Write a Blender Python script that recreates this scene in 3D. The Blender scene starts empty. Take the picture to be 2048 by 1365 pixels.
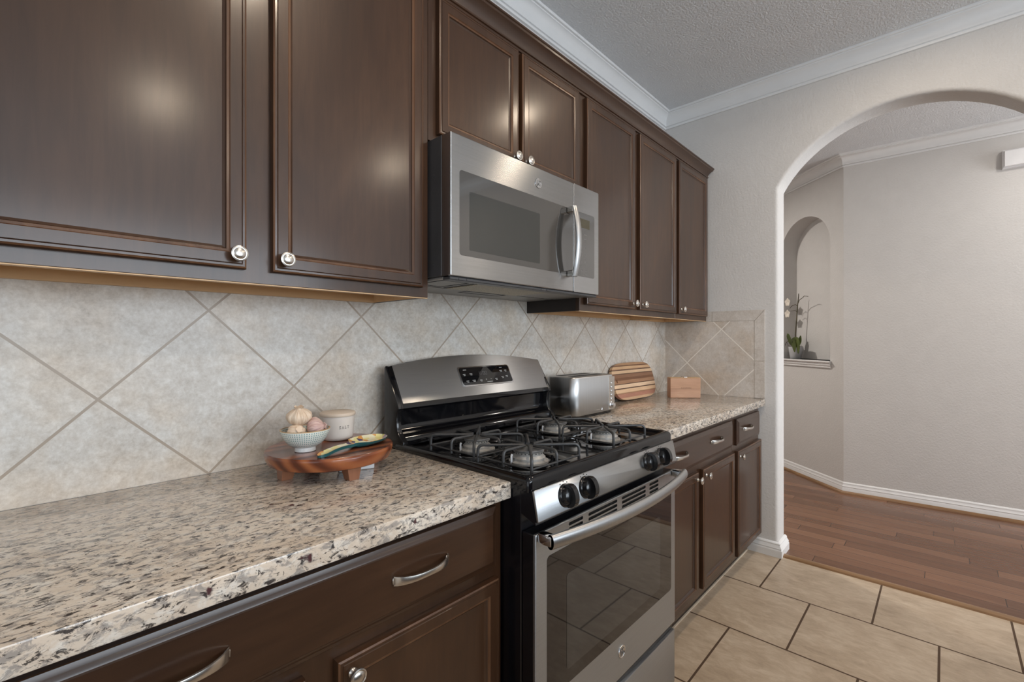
import bpy, bmesh, math, random
from mathutils import Vector, Matrix

random.seed(7)
SC = bpy.context.scene
COL = SC.collection
PI = math.pi

# ------------------------------------------------------------------ camera, world, exposure
cam_d = bpy.data.cameras.new('camera')
cam_d.sensor_width = 36.0
cam_d.lens = 36.0 * 930.845 / 2048.0
cam_d.clip_start = 0.02
cam = bpy.data.objects.new('camera', cam_d)
COL.objects.link(cam)
cam.location = (0.0, -1.399, 1.257)
cam.rotation_euler = (PI / 2, 0, -math.radians(47.159))
SC.camera = cam

SC.view_settings.view_transform = 'Standard'
SC.view_settings.look = 'None'
SC.view_settings.exposure = 0.0
SC.view_settings.gamma = 1.0
SC.view_settings.use_curve_mapping = False
SC.cycles.use_denoising = True
SC.cycles.max_bounces = 8
SC.cycles.diffuse_bounces = 5
SC.cycles.glossy_bounces = 5
SC.cycles.sample_clamp_indirect = 6.0
SC.cycles.caustics_reflective = False
SC.cycles.caustics_refractive = False

world = bpy.data.worlds.new('world')
SC.world = world
world.use_nodes = True
bg = world.node_tree.nodes['Background']
bg.inputs['Color'].default_value = (0.86, 0.93, 1.0, 1)
bg.inputs['Strength'].default_value = 1.2


def area(name, loc, rot, sx, sy, power, color, spread=180):
    d = bpy.data.lights.new(name, 'AREA')
    d.shape = 'RECTANGLE'
    d.size = sx
    d.size_y = sy
    d.energy = power
    d.color = color
    d.spread = math.radians(spread)
    o = bpy.data.objects.new(name, d)
    COL.objects.link(o)
    o.location = loc
    o.rotation_euler = rot
    return o


# daylight that comes in through the windows behind and beside the camera
area('window_daylight', (0.6, -5.02, 1.65), (PI / 2, 0, 0), 4.2, 1.4, 125, (0.80, 0.90, 1.0))
area('window_daylight', (-3.02, -2.4, 1.4), (PI / 2, 0, -PI / 2), 2.6, 1.8, 10, (0.86, 0.93, 1.0))
area('window_daylight', (3.95, -5.02, 1.45), (PI / 2, 0, 0), 1.2, 2.2, 92, (0.96, 0.98, 1.0))
CAN_POWER, HALL_POWER = 10.0, 10.5
CANS = [(0.65, -2.85), (2.28, -2.75), (2.36, -1.33), (0.65, -1.30)]

ZC = 2.80        # ceiling
XW = 3.048       # right wall of the kitchen
XB = 3.200       # its hall side

# ------------------------------------------------------------------ materials


class NT:
    def __init__(self, m):
        self.t = m.node_tree
        self.n = self.t.nodes
        self.l = self.t.links

    def node(self, kind, **kw):
        x = self.n.new(kind)
        for k, v in kw.items():
            setattr(x, k, v)
        return x

    def set(self, sock, v):
        if hasattr(v, 'links') or hasattr(v, 'is_output'):
            self.l.new(v, sock)
        else:
            sock.default_value = v

    def math(self, op, a, b=0.0, c=None):
        x = self.node('ShaderNodeMath', operation=op)
        self.set(x.inputs[0], a)
        self.set(x.inputs[1], b)
        if c is not None:
            self.set(x.inputs[2], c)
        return x.outputs[0]

    def coord(self, scale=(1, 1, 1), rot=(0, 0, 0), loc=(0, 0, 0)):
        tc = self.node('ShaderNodeTexCoord')
        mp = self.node('ShaderNodeMapping')
        self.l.new(tc.outputs['Object'], mp.inputs['Vector'])
        mp.inputs['Scale'].default_value = scale
        mp.inputs['Rotation'].default_value = rot
        mp.inputs['Location'].default_value = loc
        return mp.outputs[0]

    def xyz(self):
        tc = self.node('ShaderNodeTexCoord')
        s = self.node('ShaderNodeSeparateXYZ')
        self.l.new(tc.outputs['Object'], s.inputs[0])
        return s.outputs

    def noise(self, vec, scale, detail=4.0, rough=0.55, dist=0.0):
        x = self.node('ShaderNodeTexNoise')
        if vec is not None:
            self.l.new(vec, x.inputs['Vector'])
        x.inputs['Scale'].default_value = scale
        x.inputs['Detail'].default_value = detail
        x.inputs['Roughness'].default_value = rough
        x.inputs['Distortion'].default_value = dist
        return x.outputs['Fac']

    def ramp(self, fac, stops, interp='LINEAR'):
        x = self.node('ShaderNodeValToRGB')
        self.l.new(fac, x.inputs[0])
        r = x.color_ramp
        r.interpolation = interp
        while len(r.elements) < len(stops):
            r.elements.new(0.5)
        for e, (p, c) in zip(r.elements, stops):
            e.position = p
            e.color = (c[0], c[1], c[2], 1) if len(c) == 3 else c
        return x.outputs[0]

    def mix(self, fac, a, b, blend='MIX'):
        x = self.node('ShaderNodeMix', data_type='RGBA', blend_type=blend)
        self.set(x.inputs[0], fac)
        self.set(x.inputs[6], (*a, 1) if isinstance(a, tuple) else a)
        self.set(x.inputs[7], (*b, 1) if isinstance(b, tuple) else b)
        return x.outputs[2]

    def bump(self, h, strength, dist):
        x = self.node('ShaderNodeBump')
        self.l.new(h, x.inputs['Height'])
        x.inputs['Strength'].default_value = strength
        x.inputs['Distance'].default_value = dist
        return x.outputs[0]


def new_mat(name):
    m = bpy.data.materials.new(name)
    m.use_nodes = True
    t = NT(m)
    b = t.n['Principled BSDF']
    return m, t, b


def mat(name, base, rough=0.5, metal=0.0, var=0.06, scale=8.0, stretch=(1, 1, 1), bump=0.0, bscale=200.0,
        bdist=0.002, coat=0.0, spec=0.5, emit=None, estr=0.0, rvar=0.0):
    """plain surface with a little noise in its colour, its gloss and its height"""
    m, t, b = new_mat(name)
    v = t.coord(stretch)
    f = t.noise(v, scale, 5.0, 0.6)
    lo = tuple(max(0.0, c * (1 - var * 2)) for c in base)
    hi = tuple(min(1.0, c * (1 + var * 2)) for c in base)
    t.l.new(t.ramp(f, [(0.3, lo), (0.7, hi)]), b.inputs['Base Color'])
    b.inputs['Metallic'].default_value = metal
    b.inputs['Roughness'].default_value = rough
    if rvar:
        t.l.new(t.math('ADD', t.math('MULTIPLY', f, rvar), rough - rvar / 2), b.inputs['Roughness'])
    b.inputs['Specular IOR Level'].default_value = spec
    b.inputs['Coat Weight'].default_value = coat
    b.inputs['Coat Roughness'].default_value = 0.12
    if bump:
        h = t.noise(v, bscale, 3.0, 0.6)
        t.l.new(t.bump(h, bump, bdist), b.inputs['Normal'])
    if emit:
        b.inputs['Emission Color'].default_value = (*emit, 1)
        b.inputs['Emission Strength'].default_value = estr
    return m


def wood_mat(name, dark, mid, light, rough, axis, scale=3.0, coat=0.3, ring=0.0, bump=0.04):
    """wood with a grain that runs along the given axis"""
    m, t, b = new_mat(name)
    st = [1.0, 1.0, 1.0]
    st[axis] = 0.09
    v = t.coord(tuple(st))
    g = t.noise(v, 55 * scale / 3, 6.0, 0.65, 0.6)
    p = t.noise(t.coord(tuple(0.35 if i == axis else 1.0 for i in range(3))), 3.2 * scale / 3, 4.0, 0.6, 1.2)
    f = t.math('ADD', t.math('MULTIPLY', g, 0.34), t.math('MULTIPLY', p, 0.66))
    if ring:
        w = t.node('ShaderNodeTexWave', wave_type='RINGS')
        t.l.new(t.coord(tuple(st)), w.inputs['Vector'])
        w.inputs['Scale'].default_value = ring
        w.inputs['Distortion'].default_value = 3.5
        w.inputs['Detail'].default_value = 3.0
        f = t.math('ADD', t.math('MULTIPLY', f, 0.6), t.math('MULTIPLY', w.outputs['Fac'], 0.35))
    t.l.new(t.ramp(f, [(0.30, dark), (0.5, mid), (0.72, light)]), b.inputs['Base Color'])
    t.l.new(t.math('ADD', t.math('MULTIPLY', p, 0.12), rough - 0.06), b.inputs['Roughness'])
    b.inputs['Specular IOR Level'].default_value = 0.25
    b.inputs['Coat Weight'].default_value = coat
    b.inputs['Coat Roughness'].default_value = 0.19
    if bump:
        t.l.new(t.bump(g, bump, 0.001), b.inputs['Normal'])
    return m


def grout_pair(t, a, half):
    """0..1 mask that is 1 on the joint lines of coordinate a (integers are joints)"""
    fr = t.math('SUBTRACT', t.math('FRACT', t.math('ADD', a, 0.5)), 0.5)
    return t.math('LESS_THAN', t.math('ABSOLUTE', fr), half)


def tile_colour(t, vec, cell):
    big = t.noise(vec, 3.4, 5.0, 0.62, 0.8)
    fine = t.noise(vec, 42.0, 6.0, 0.75, 0.25)
    pit = t.noise(vec, 120.0, 4.0, 0.7)
    f = t.math('ADD', t.math('MULTIPLY', big, 0.34), t.math('MULTIPLY', fine, 0.40))
    f = t.math('ADD', f, t.math('MULTIPLY', pit, 0.26))
    f = t.math('ADD', f, t.math('MULTIPLY', t.math('SUBTRACT', cell, 0.5), 0.06))
    return f, big, fine, pit


def diagonal_tile(name, ax, u0, v0, pu, pv, stops, grout):
    m, t, b = new_mat(name)
    o = t.xyz()
    u = t.math('DIVIDE', t.math('SUBTRACT', o[ax], u0), pu)
    v = t.math('DIVIDE', t.math('SUBTRACT', o[2], v0), pv)
    p, q = t.math('ADD', u, v), t.math('SUBTRACT', u, v)
    g = t.math('MAXIMUM', grout_pair(t, p, 0.0095), grout_pair(t, q, 0.0095))
    wn = t.node('ShaderNodeTexWhiteNoise', noise_dimensions='2D')
    cx = t.node('ShaderNodeCombineXYZ')
    t.l.new(t.math('FLOOR', p), cx.inputs[0])
    t.l.new(t.math('FLOOR', q), cx.inputs[1])
    t.l.new(cx.outputs[0], wn.inputs['Vector'])
    f, big, fine, pit = tile_colour(t, t.coord(), wn.outputs['Value'])
    c = t.ramp(f, stops)
    warm = t.ramp(t.noise(t.coord(loc=(3, 1, 7)), 5.0, 4.0, 0.6), [(0.45, (1, 1, 1)), (0.7, (0.97, 0.88, 0.78))])
    c = t.mix(1.0, c, warm, 'MULTIPLY')
    t.l.new(t.mix(g, c, grout), b.inputs['Base Color'])
    b.inputs['Roughness'].default_value = 0.36
    h = t.math('SUBTRACT', t.math('MULTIPLY', fine, 0.25), g)
    t.l.new(t.bump(h, 0.35, 0.002), b.inputs['Normal'])
    return m


def floor_tile_mat():
    m, t, b = new_mat('floor_tile')
    o = t.xyz()
    P = 0.4557
    u = t.math('DIVIDE', t.math('SUBTRACT', o[0], 2.145), P)
    i = t.math('FLOOR', u)
    odd = t.math('FLOORED_MODULO', i, 2.0)
    v = t.math('DIVIDE', t.math('ADD', o[1], 0.93), P)
    v = t.math('SUBTRACT', v, t.math('MULTIPLY', odd, 0.483))
    g = t.math('MAXIMUM', grout_pair(t, u, 0.0088), grout_pair(t, v, 0.0088))
    wn = t.node('ShaderNodeTexWhiteNoise', noise_dimensions='2D')
    cx = t.node('ShaderNodeCombineXYZ')
    t.l.new(i, cx.inputs[0])
    t.l.new(t.math('FLOOR', v), cx.inputs[1])
    t.l.new(cx.outputs[0], wn.inputs['Vector'])
    big = t.noise(t.coord((1.0, 0.6, 1)), 5.0, 5.0, 0.6, 1.0)
    fine = t.noise(t.coord((1.0, 0.45, 1)), 34.0, 6.0, 0.7, 0.6)
    f = t.math('ADD', t.math('MULTIPLY', big, 0.5), t.math('MULTIPLY', fine, 0.5))
    f = t.math('ADD', f, t.math('MULTIPLY', t.math('SUBTRACT', wn.outputs['Value'], 0.5), 0.05))
    c = t.ramp(f, [(0.34, (0.36, 0.275, 0.195)), (0.50, (0.48, 0.38, 0.28)), (0.64, (0.59, 0.49, 0.38))])
    t.l.new(t.mix(g, c, (0.075, 0.042, 0.022)), b.inputs['Base Color'])
    t.l.new(t.math('ADD', t.math('MULTIPLY', g, 0.4), 0.34), b.inputs['Roughness'])
    h = t.math('SUBTRACT', t.math('MULTIPLY', fine, 0.2), g)
    t.l.new(t.bump(h, 0.3, 0.002), b.inputs['Normal'])
    return m


def plank_mat():
    m, t, b = new_mat('hardwood_planks')
    o = t.xyz()
    W, L = 0.0945, 0.93
    u = t.math('DIVIDE', t.math('SUBTRACT', o[0], 3.105), W)
    i = t.math('FLOOR', u)
    wn = t.node('ShaderNodeTexWhiteNoise', noise_dimensions='1D')
    t.l.new(i, wn.inputs['W'])
    v = t.math('ADD', t.math('DIVIDE', o[1], L), t.math('MULTIPLY', wn.outputs['Value'], 5.0))
    g = t.math('MAXIMUM', grout_pair(t, u, 0.012), grout_pair(t, v, 0.0016))
    w2 = t.node('ShaderNodeTexWhiteNoise', noise_dimensions='2D')
    cx = t.node('ShaderNodeCombineXYZ')
    t.l.new(i, cx.inputs[0])
    t.l.new(t.math('FLOOR', v), cx.inputs[1])
    t.l.new(cx.outputs[0], w2.inputs['Vector'])
    grain = t.noise(t.coord((1, 0.06, 1)), 60.0, 5.0, 0.65, 0.4)
    f = t.math('ADD', t.math('MULTIPLY', grain, 0.55), t.math('MULTIPLY', w2.outputs['Value'], 0.42))
    c = t.ramp(f, [(0.2, (0.095, 0.042, 0.022)), (0.5, (0.150, 0.070, 0.038)), (0.8, (0.215, 0.108, 0.062))])
    t.l.new(t.mix(g, c, (0.03, 0.014, 0.008)), b.inputs['Base Color'])
    b.inputs['Roughness'].default_value = 0.27
    t.l.new(t.bump(t.math('SUBTRACT', t.math('MULTIPLY', grain, 0.2), g), 0.25, 0.001), b.inputs['Normal'])
    return m


def granite_mat():
    m, t, b = new_mat('speckled_granite')
    v = t.coord((0.62, 1.0, 1.0), (0, 0, 0.55))
    base = t.noise(v, 7.0, 5.0, 0.65, 1.0)
    c = t.ramp(base, [(0.30, (0.50, 0.41, 0.325)), (0.5, (0.635, 0.545, 0.45)), (0.7, (0.74, 0.675, 0.59))])
    pale = t.ramp(t.noise(v, 52.0, 5.0, 0.7, 0.6), [(0.50, (0, 0, 0)), (0.62, (1, 1, 1))])
    c = t.mix(t.math('MULTIPLY', pale, 0.65), c, (0.70, 0.67, 0.62))
    grey = t.ramp(t.noise(v, 58.0, 6.0, 0.75, 0.9), [(0.495, (0, 0, 0)), (0.575, (1, 1, 1))])
    c = t.mix(t.math('MULTIPLY', grey, 0.74), c, (0.225, 0.21, 0.20))
    blk = t.ramp(t.noise(t.coord((0.5, 1, 1), (0, 0, 0.75), (5, 2, 1)), 105.0, 5.0, 0.72, 0.6),
                 [(0.543, (0, 0, 0)), (0.595, (1, 1, 1))])
    c = t.mix(t.math('MULTIPLY', blk, 0.92), c, (0.026, 0.022, 0.023))
    red = t.ramp(t.noise(t.coord(loc=(9, 4, 2)), 34.0, 2.0, 0.5), [(0.73, (0, 0, 0)), (0.77, (1, 1, 1))])
    c = t.mix(red, c, (0.075, 0.035, 0.038))
    t.l.new(c, b.inputs['Base Color'])
    b.inputs['Roughness'].default_value = 0.13
    return m


def steel_mat(name, tang, rough=0.30, base=(0.43, 0.44, 0.45), aniso=0.75):
    """brushed steel: the highlight spreads along the tangent, across the brush lines"""
    m, t, b = new_mat(name)
    st = [1.0, 1.0, 1.0]
    st[0 if tang == 2 else 2] = 0.02
    g = t.noise(t.coord(tuple(st)), 300.0, 3.0, 0.6)
    t.l.new(t.ramp(g, [(0.3, tuple(c * 0.95 for c in base)), (0.7, tuple(c * 1.04 for c in base))]), b.inputs['Base Color'])
    b.inputs['Metallic'].default_value = 1.0
    b.inputs['Roughness'].default_value = rough
    b.inputs['Anisotropic'].default_value = aniso
    tv = t.node('ShaderNodeCombineXYZ')
    tv.inputs[tang].default_value = 1.0
    t.l.new(tv.outputs[0], b.inputs['Tangent'])
    return m


def stripe_board_mat():
    m, t, b = new_mat('striped_board_wood')
    o = t.xyz()
    f = t.math('DIVIDE', o[2], 0.2175)
    D, M, L, R, K = (0.17, 0.075, 0.036), (0.33, 0.18, 0.10), (0.66, 0.45, 0.28), (0.40, 0.19, 0.13), (0.07, 0.03, 0.018)
    c = t.ramp(f, [(0.0, (0.55, 0.36, 0.22)), (0.07, R), (0.17, M), (0.20, L), (0.30, K), (0.325, (0.72, 0.52, 0.35)),
                   (0.42, K), (0.44, M), (0.53, D), (0.60, (0.26, 0.13, 0.07)), (0.69, K), (0.71, (0.68, 0.46, 0.28)),
                   (0.79, K), (0.81, M), (0.83, (0.6, 0.38, 0.21)), (0.90, D), (0.93, (0.40, 0.23, 0.12))], 'CONSTANT')
    g = t.ramp(t.noise(t.coord((0.08, 1, 1)), 120.0, 5.0, 0.65), [(0.3, (0.82, 0.82, 0.82)), (0.7, (1.1, 1.1, 1.1))])
    t.l.new(t.mix(1.0, c, g, 'MULTIPLY'), b.inputs['Base Color'])
    b.inputs['Roughness'].default_value = 0.45
    return m


def painted_mat():
    m, t, b = new_mat('painted_glaze')
    vo = t.node('ShaderNodeTexVoronoi')
    t.l.new(t.coord((1, 1, 1)), vo.inputs['Vector'])
    vo.inputs['Scale'].default_value = 68.0
    s = t.node('ShaderNodeSeparateColor')
    t.l.new(vo.outputs['Color'], s.inputs[0])
    c = t.ramp(s.outputs[0], [(0.0, (0.72, 0.66, 0.30)), (0.30, (0.75, 0.72, 0.52)), (0.52, (0.62, 0.30, 0.08)),
                              (0.64, (0.06, 0.035, 0.10)), (0.76, (0.36, 0.28, 0.42)), (0.86, (0.70, 0.68, 0.50))],
               'CONSTANT')
    t.l.new(c, b.inputs['Base Color'])
    b.inputs['Roughness'].default_value = 0.14
    return m


def dotted_bowl_mat():
    m, t, b = new_mat('dotted_glaze')
    o = t.xyz()
    ang = t.math('MULTIPLY', t.math('ARCTAN2', o[1], o[0]), 64 / (2 * PI))
    row = t.math('MULTIPLY', o[2], 1 / 0.0050)
    da = t.math('ABSOLUTE', t.math('SUBTRACT', t.math('FRACT', ang), 0.5))
    dr = t.math('ABSOLUTE', t.math('SUBTRACT', t.math('FRACT', row), 0.5))
    tealdot = t.math('MULTIPLY', t.math('LESS_THAN', da, 0.26), t.math('LESS_THAN', dr, 0.34))
    line = t.math('MULTIPLY', t.math('LESS_THAN', da, 0.17), t.math('LESS_THAN', dr, 0.20))
    c = t.mix(t.math('MULTIPLY', tealdot, 0.8), (0.70, 0.72, 0.68), (0.40, 0.60, 0.58))
    c = t.mix(line, c, (0.07, 0.15, 0.16))
    t.l.new(c, b.inputs['Base Color'])
    b.inputs['Roughness'].default_value = 0.2
    return m


def garlic_mat(name, c1, c2, c3):
    m, t, b = new_mat(name)
    o = t.xyz()
    ang = t.math('MULTIPLY', t.math('ARCTAN2', o[1], o[0]), 3.0)
    cx = t.node('ShaderNodeCombineXYZ')
    t.l.new(ang, cx.inputs[0])
    t.l.new(t.math('MULTIPLY', o[2], 12.0), cx.inputs[1])
    f = t.noise(cx.outputs[0], 4.0, 4.0, 0.65, 0.4)
    t.l.new(t.ramp(f, [(0.32, c1), (0.5, c2), (0.68, c3)]), b.inputs['Base Color'])
    b.inputs['Roughness'].default_value = 0.5
    b.inputs['Subsurface Weight'].default_value = 0.1
    b.inputs['Subsurface Radius'].default_value = (0.01, 0.006, 0.004)
    return m


M = {}
M['wall'] = mat('wall_paint', (0.595, 0.58, 0.565), 0.75, var=0.01, bump=0.38, bscale=82.0, bdist=0.005, spec=0.25)
M['ceiling'] = mat('ceiling_paint', (0.68, 0.69, 0.705), 0.85, var=0.01, bump=0.9, bscale=95.0, bdist=0.006, spec=0.2)
M['trim'] = mat('white_trim_paint', (0.74, 0.74, 0.74), 0.35, var=0.01)
M['floor'] = floor_tile_mat()
M['planks'] = plank_mat()
M['strip'] = wood_mat('transition_wood', (0.16, 0.085, 0.04), (0.24, 0.135, 0.065), (0.32, 0.19, 0.10), 0.35, 1)
TS = [(0.35, (0.38, 0.335, 0.285)), (0.45, (0.52, 0.48, 0.43)), (0.53, (0.61, 0.58, 0.535)), (0.64, (0.74, 0.725, 0.69))]
M['tile_back'] = diagonal_tile('backsplash_tile', 0, 0.134, 1.125, 0.430, 0.422, TS, (0.37, 0.305, 0.24))
TS2 = [(0.35, (0.42, 0.37, 0.33)), (0.45, (0.54, 0.495, 0.45)), (0.53, (0.61, 0.57, 0.53)), (0.64, (0.71, 0.675, 0.635))]
M['tile_side'] = diagonal_tile('backsplash_tile_side', 1, -0.156, 1.114, 0.436, 0.432, TS2, (0.80, 0.76, 0.70))


def border_mat():
    m, t, b = new_mat('border_tile')
    f, big, fine, pit = tile_colour(t, t.coord(), t.math('ADD', 0.4, 0.0))
    t.l.new(t.ramp(f, TS2), b.inputs['Base Color'])
    b.inputs['Roughness'].default_value = 0.36
    return m


M['border'] = border_mat()
M['grout'] = mat('grout', (0.52, 0.46, 0.39), 0.8, var=0.05, scale=60)
M['granite'] = granite_mat()
DW = ((0.024, 0.0098, 0.0042), (0.042, 0.0182, 0.0082), (0.068, 0.0310, 0.0142))
M['wood'] = wood_mat('dark_stained_wood', *DW, 0.42, 2, coat=0.62)
M['wood_h'] = wood_mat('dark_stained_wood_rail', *DW, 0.42, 0, coat=0.62)
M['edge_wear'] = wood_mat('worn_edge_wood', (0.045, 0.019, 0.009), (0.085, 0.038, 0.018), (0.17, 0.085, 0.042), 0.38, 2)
M['maple'] = wood_mat('pale_maple', (0.50, 0.31, 0.16), (0.60, 0.40, 0.22), (0.68, 0.48, 0.29), 0.5, 0, coat=0.1)
M['dark_side'] = mat('dark_cabinet_side', (0.018, 0.012, 0.010), 0.5, scale=20)
M['steel'] = steel_mat('brushed_steel', 2, 0.27, (0.40, 0.405, 0.41), 0.93)
M['steel_v'] = steel_mat('brushed_steel_door', 2, 0.34, (0.43, 0.455, 0.48), 0.85)
M['steel_h'] = steel_mat('satin_steel_bar', 0, 0.36, (0.44, 0.445, 0.45), 0.4)
M['steel_t'] = steel_mat('brushed_steel_upright', 0, 0.36, (0.50, 0.50, 0.50), 0.7)
M['nickel'] = mat('satin_nickel', (0.62, 0.59, 0.55), 0.27, 1.0, var=0.04, scale=40)
M['chrome'] = mat('bright_chrome', (0.75, 0.75, 0.76), 0.12, 1.0, var=0.03, scale=20)
M['enamel'] = mat('black_enamel', (0.004, 0.004, 0.005), 0.07, 0.0, var=0.1, spec=0.45, rvar=0.05)
M['blackp'] = mat('black_plastic', (0.008, 0.008, 0.009), 0.18, var=0.1)
M['black_side'] = mat('black_side_panel', (0.006, 0.006, 0.008), 0.22, var=0.2, scale=3)
M['grey_side'] = mat('charcoal_painted_steel', (0.050, 0.050, 0.053), 0.35, var=0.08)
M['iron'] = mat('grate_iron', (0.055, 0.055, 0.056), 0.42, 0.3, var=0.12, scale=60, bump=0.15, bscale=500, bdist=0.0005)
M['alu'] = mat('burner_aluminium', (0.50, 0.49, 0.47), 0.5, 0.6, var=0.1, scale=90)
M['cap'] = mat('burner_cap_enamel', (0.11, 0.11, 0.11), 0.38, var=0.2, scale=70)
M['glass'] = mat('dark_oven_glass', (0.006, 0.006, 0.007), 0.03, var=0.05, spec=0.9)
M['glass2'] = mat('dark_oven_window', (0.030, 0.030, 0.029), 0.03, var=0.05, spec=0.9)
M['mwglass'] = mat('smoked_mirror_glass', (0.040, 0.037, 0.034), 0.05, var=0.05, spec=1.0, coat=0.6)
M['mwmesh'] = mat('microwave_window_screen', (0.020, 0.022, 0.020), 0.05, var=0.1, scale=300, spec=0.9)
M['legend'] = mat('printed_legend', (0.50, 0.50, 0.48), 0.5, var=0.02)
M['dim'] = mat('dim_legend', (0.17, 0.165, 0.16), 0.5, var=0.02)
M['display'] = mat('display_window', (0.055, 0.045, 0.022), 0.1, var=0.05)
M['slot'] = mat('dark_slot', (0.004, 0.004, 0.004), 0.6, var=0.1)
M['filter'] = mat('grease_filter_mesh', (0.42, 0.37, 0.28), 0.45, 0.8, var=0.25, scale=260, bump=0.6, bscale=420, bdist=0.002)
M['mwunder'] = mat('grey_painted_steel', (0.30, 0.29, 0.275), 0.42, 0.4, var=0.05)
M['board'] = stripe_board_mat()
M['acacia'] = wood_mat('acacia_box_wood', (0.27, 0.13, 0.075), (0.46, 0.26, 0.155), (0.62, 0.42, 0.27), 0.42, 0, 2.0)
M['stand'] = wood_mat('red_brown_hardwood', (0.10, 0.026, 0.011), (0.235, 0.068, 0.026), (0.37, 0.13, 0.046), 0.24, 0, 1.6, coat=0.5, ring=9.0)
M['stand_leg'] = wood_mat('brown_leg_wood', (0.17, 0.065, 0.034), (0.27, 0.115, 0.062), (0.36, 0.17, 0.10), 0.3, 2, 3.0)
M['cream'] = mat('cream_stoneware', (0.66, 0.61, 0.56), 0.34, var=0.03)
M['lid'] = mat('beige_wood_lid', (0.62, 0.52, 0.42), 0.45, var=0.06, scale=10, stretch=(0.2, 1, 1))
M['ink'] = mat('black_ink', (0.02, 0.02, 0.02), 0.6, var=0.05)
M['burnt'] = mat('burnt_mark', (0.09, 0.04, 0.02), 0.6, var=0.05)
M['bowl'] = dotted_bowl_mat()
M['white'] = mat('white_glaze', (0.70, 0.70, 0.68), 0.25, var=0.02)
M['rim'] = mat('tan_rim', (0.50, 0.33, 0.17), 0.4, var=0.05)
M['garlic'] = garlic_mat('garlic_skin', (0.52, 0.36, 0.25), (0.70, 0.55, 0.41), (0.78, 0.70, 0.60))
M['garlic_p'] = garlic_mat('garlic_skin_purple', (0.36, 0.20, 0.22), (0.58, 0.40, 0.36), (0.70, 0.54, 0.46))
M['paint'] = painted_mat()
M['teal'] = mat('teal_glaze', (0.012, 0.075, 0.080), 0.16, var=0.12)
M['card'] = mat('white_plastic', (0.72, 0.72, 0.73), 0.4, var=0.02)
M['pot'] = mat('grey_white_pot', (0.50, 0.51, 0.53), 0.4, var=0.04)
M['leaf'] = mat('dark_green_leaf', (0.055, 0.075, 0.012), 0.35, var=0.25, scale=14)
M['stem'] = mat('brown_stem', (0.075, 0.062, 0.035), 0.6, var=0.2, scale=40)
M['petal'] = mat('cream_petal', (0.70, 0.64, 0.56), 0.5, var=0.06, scale=30)
M['root'] = mat('dark_root_bark', (0.06, 0.045, 0.03), 0.8, var=0.3, scale=60)
M['lens'] = mat('lamp_lens', (0.9, 0.88, 0.84), 0.4, var=0.01, emit=(1.0, 0.86, 0.68), estr=9.0)
M['caulk'] = mat('pale_caulk', (0.60, 0.52, 0.42), 0.6, var=0.05)

# ------------------------------------------------------------------ mesh tools


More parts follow.
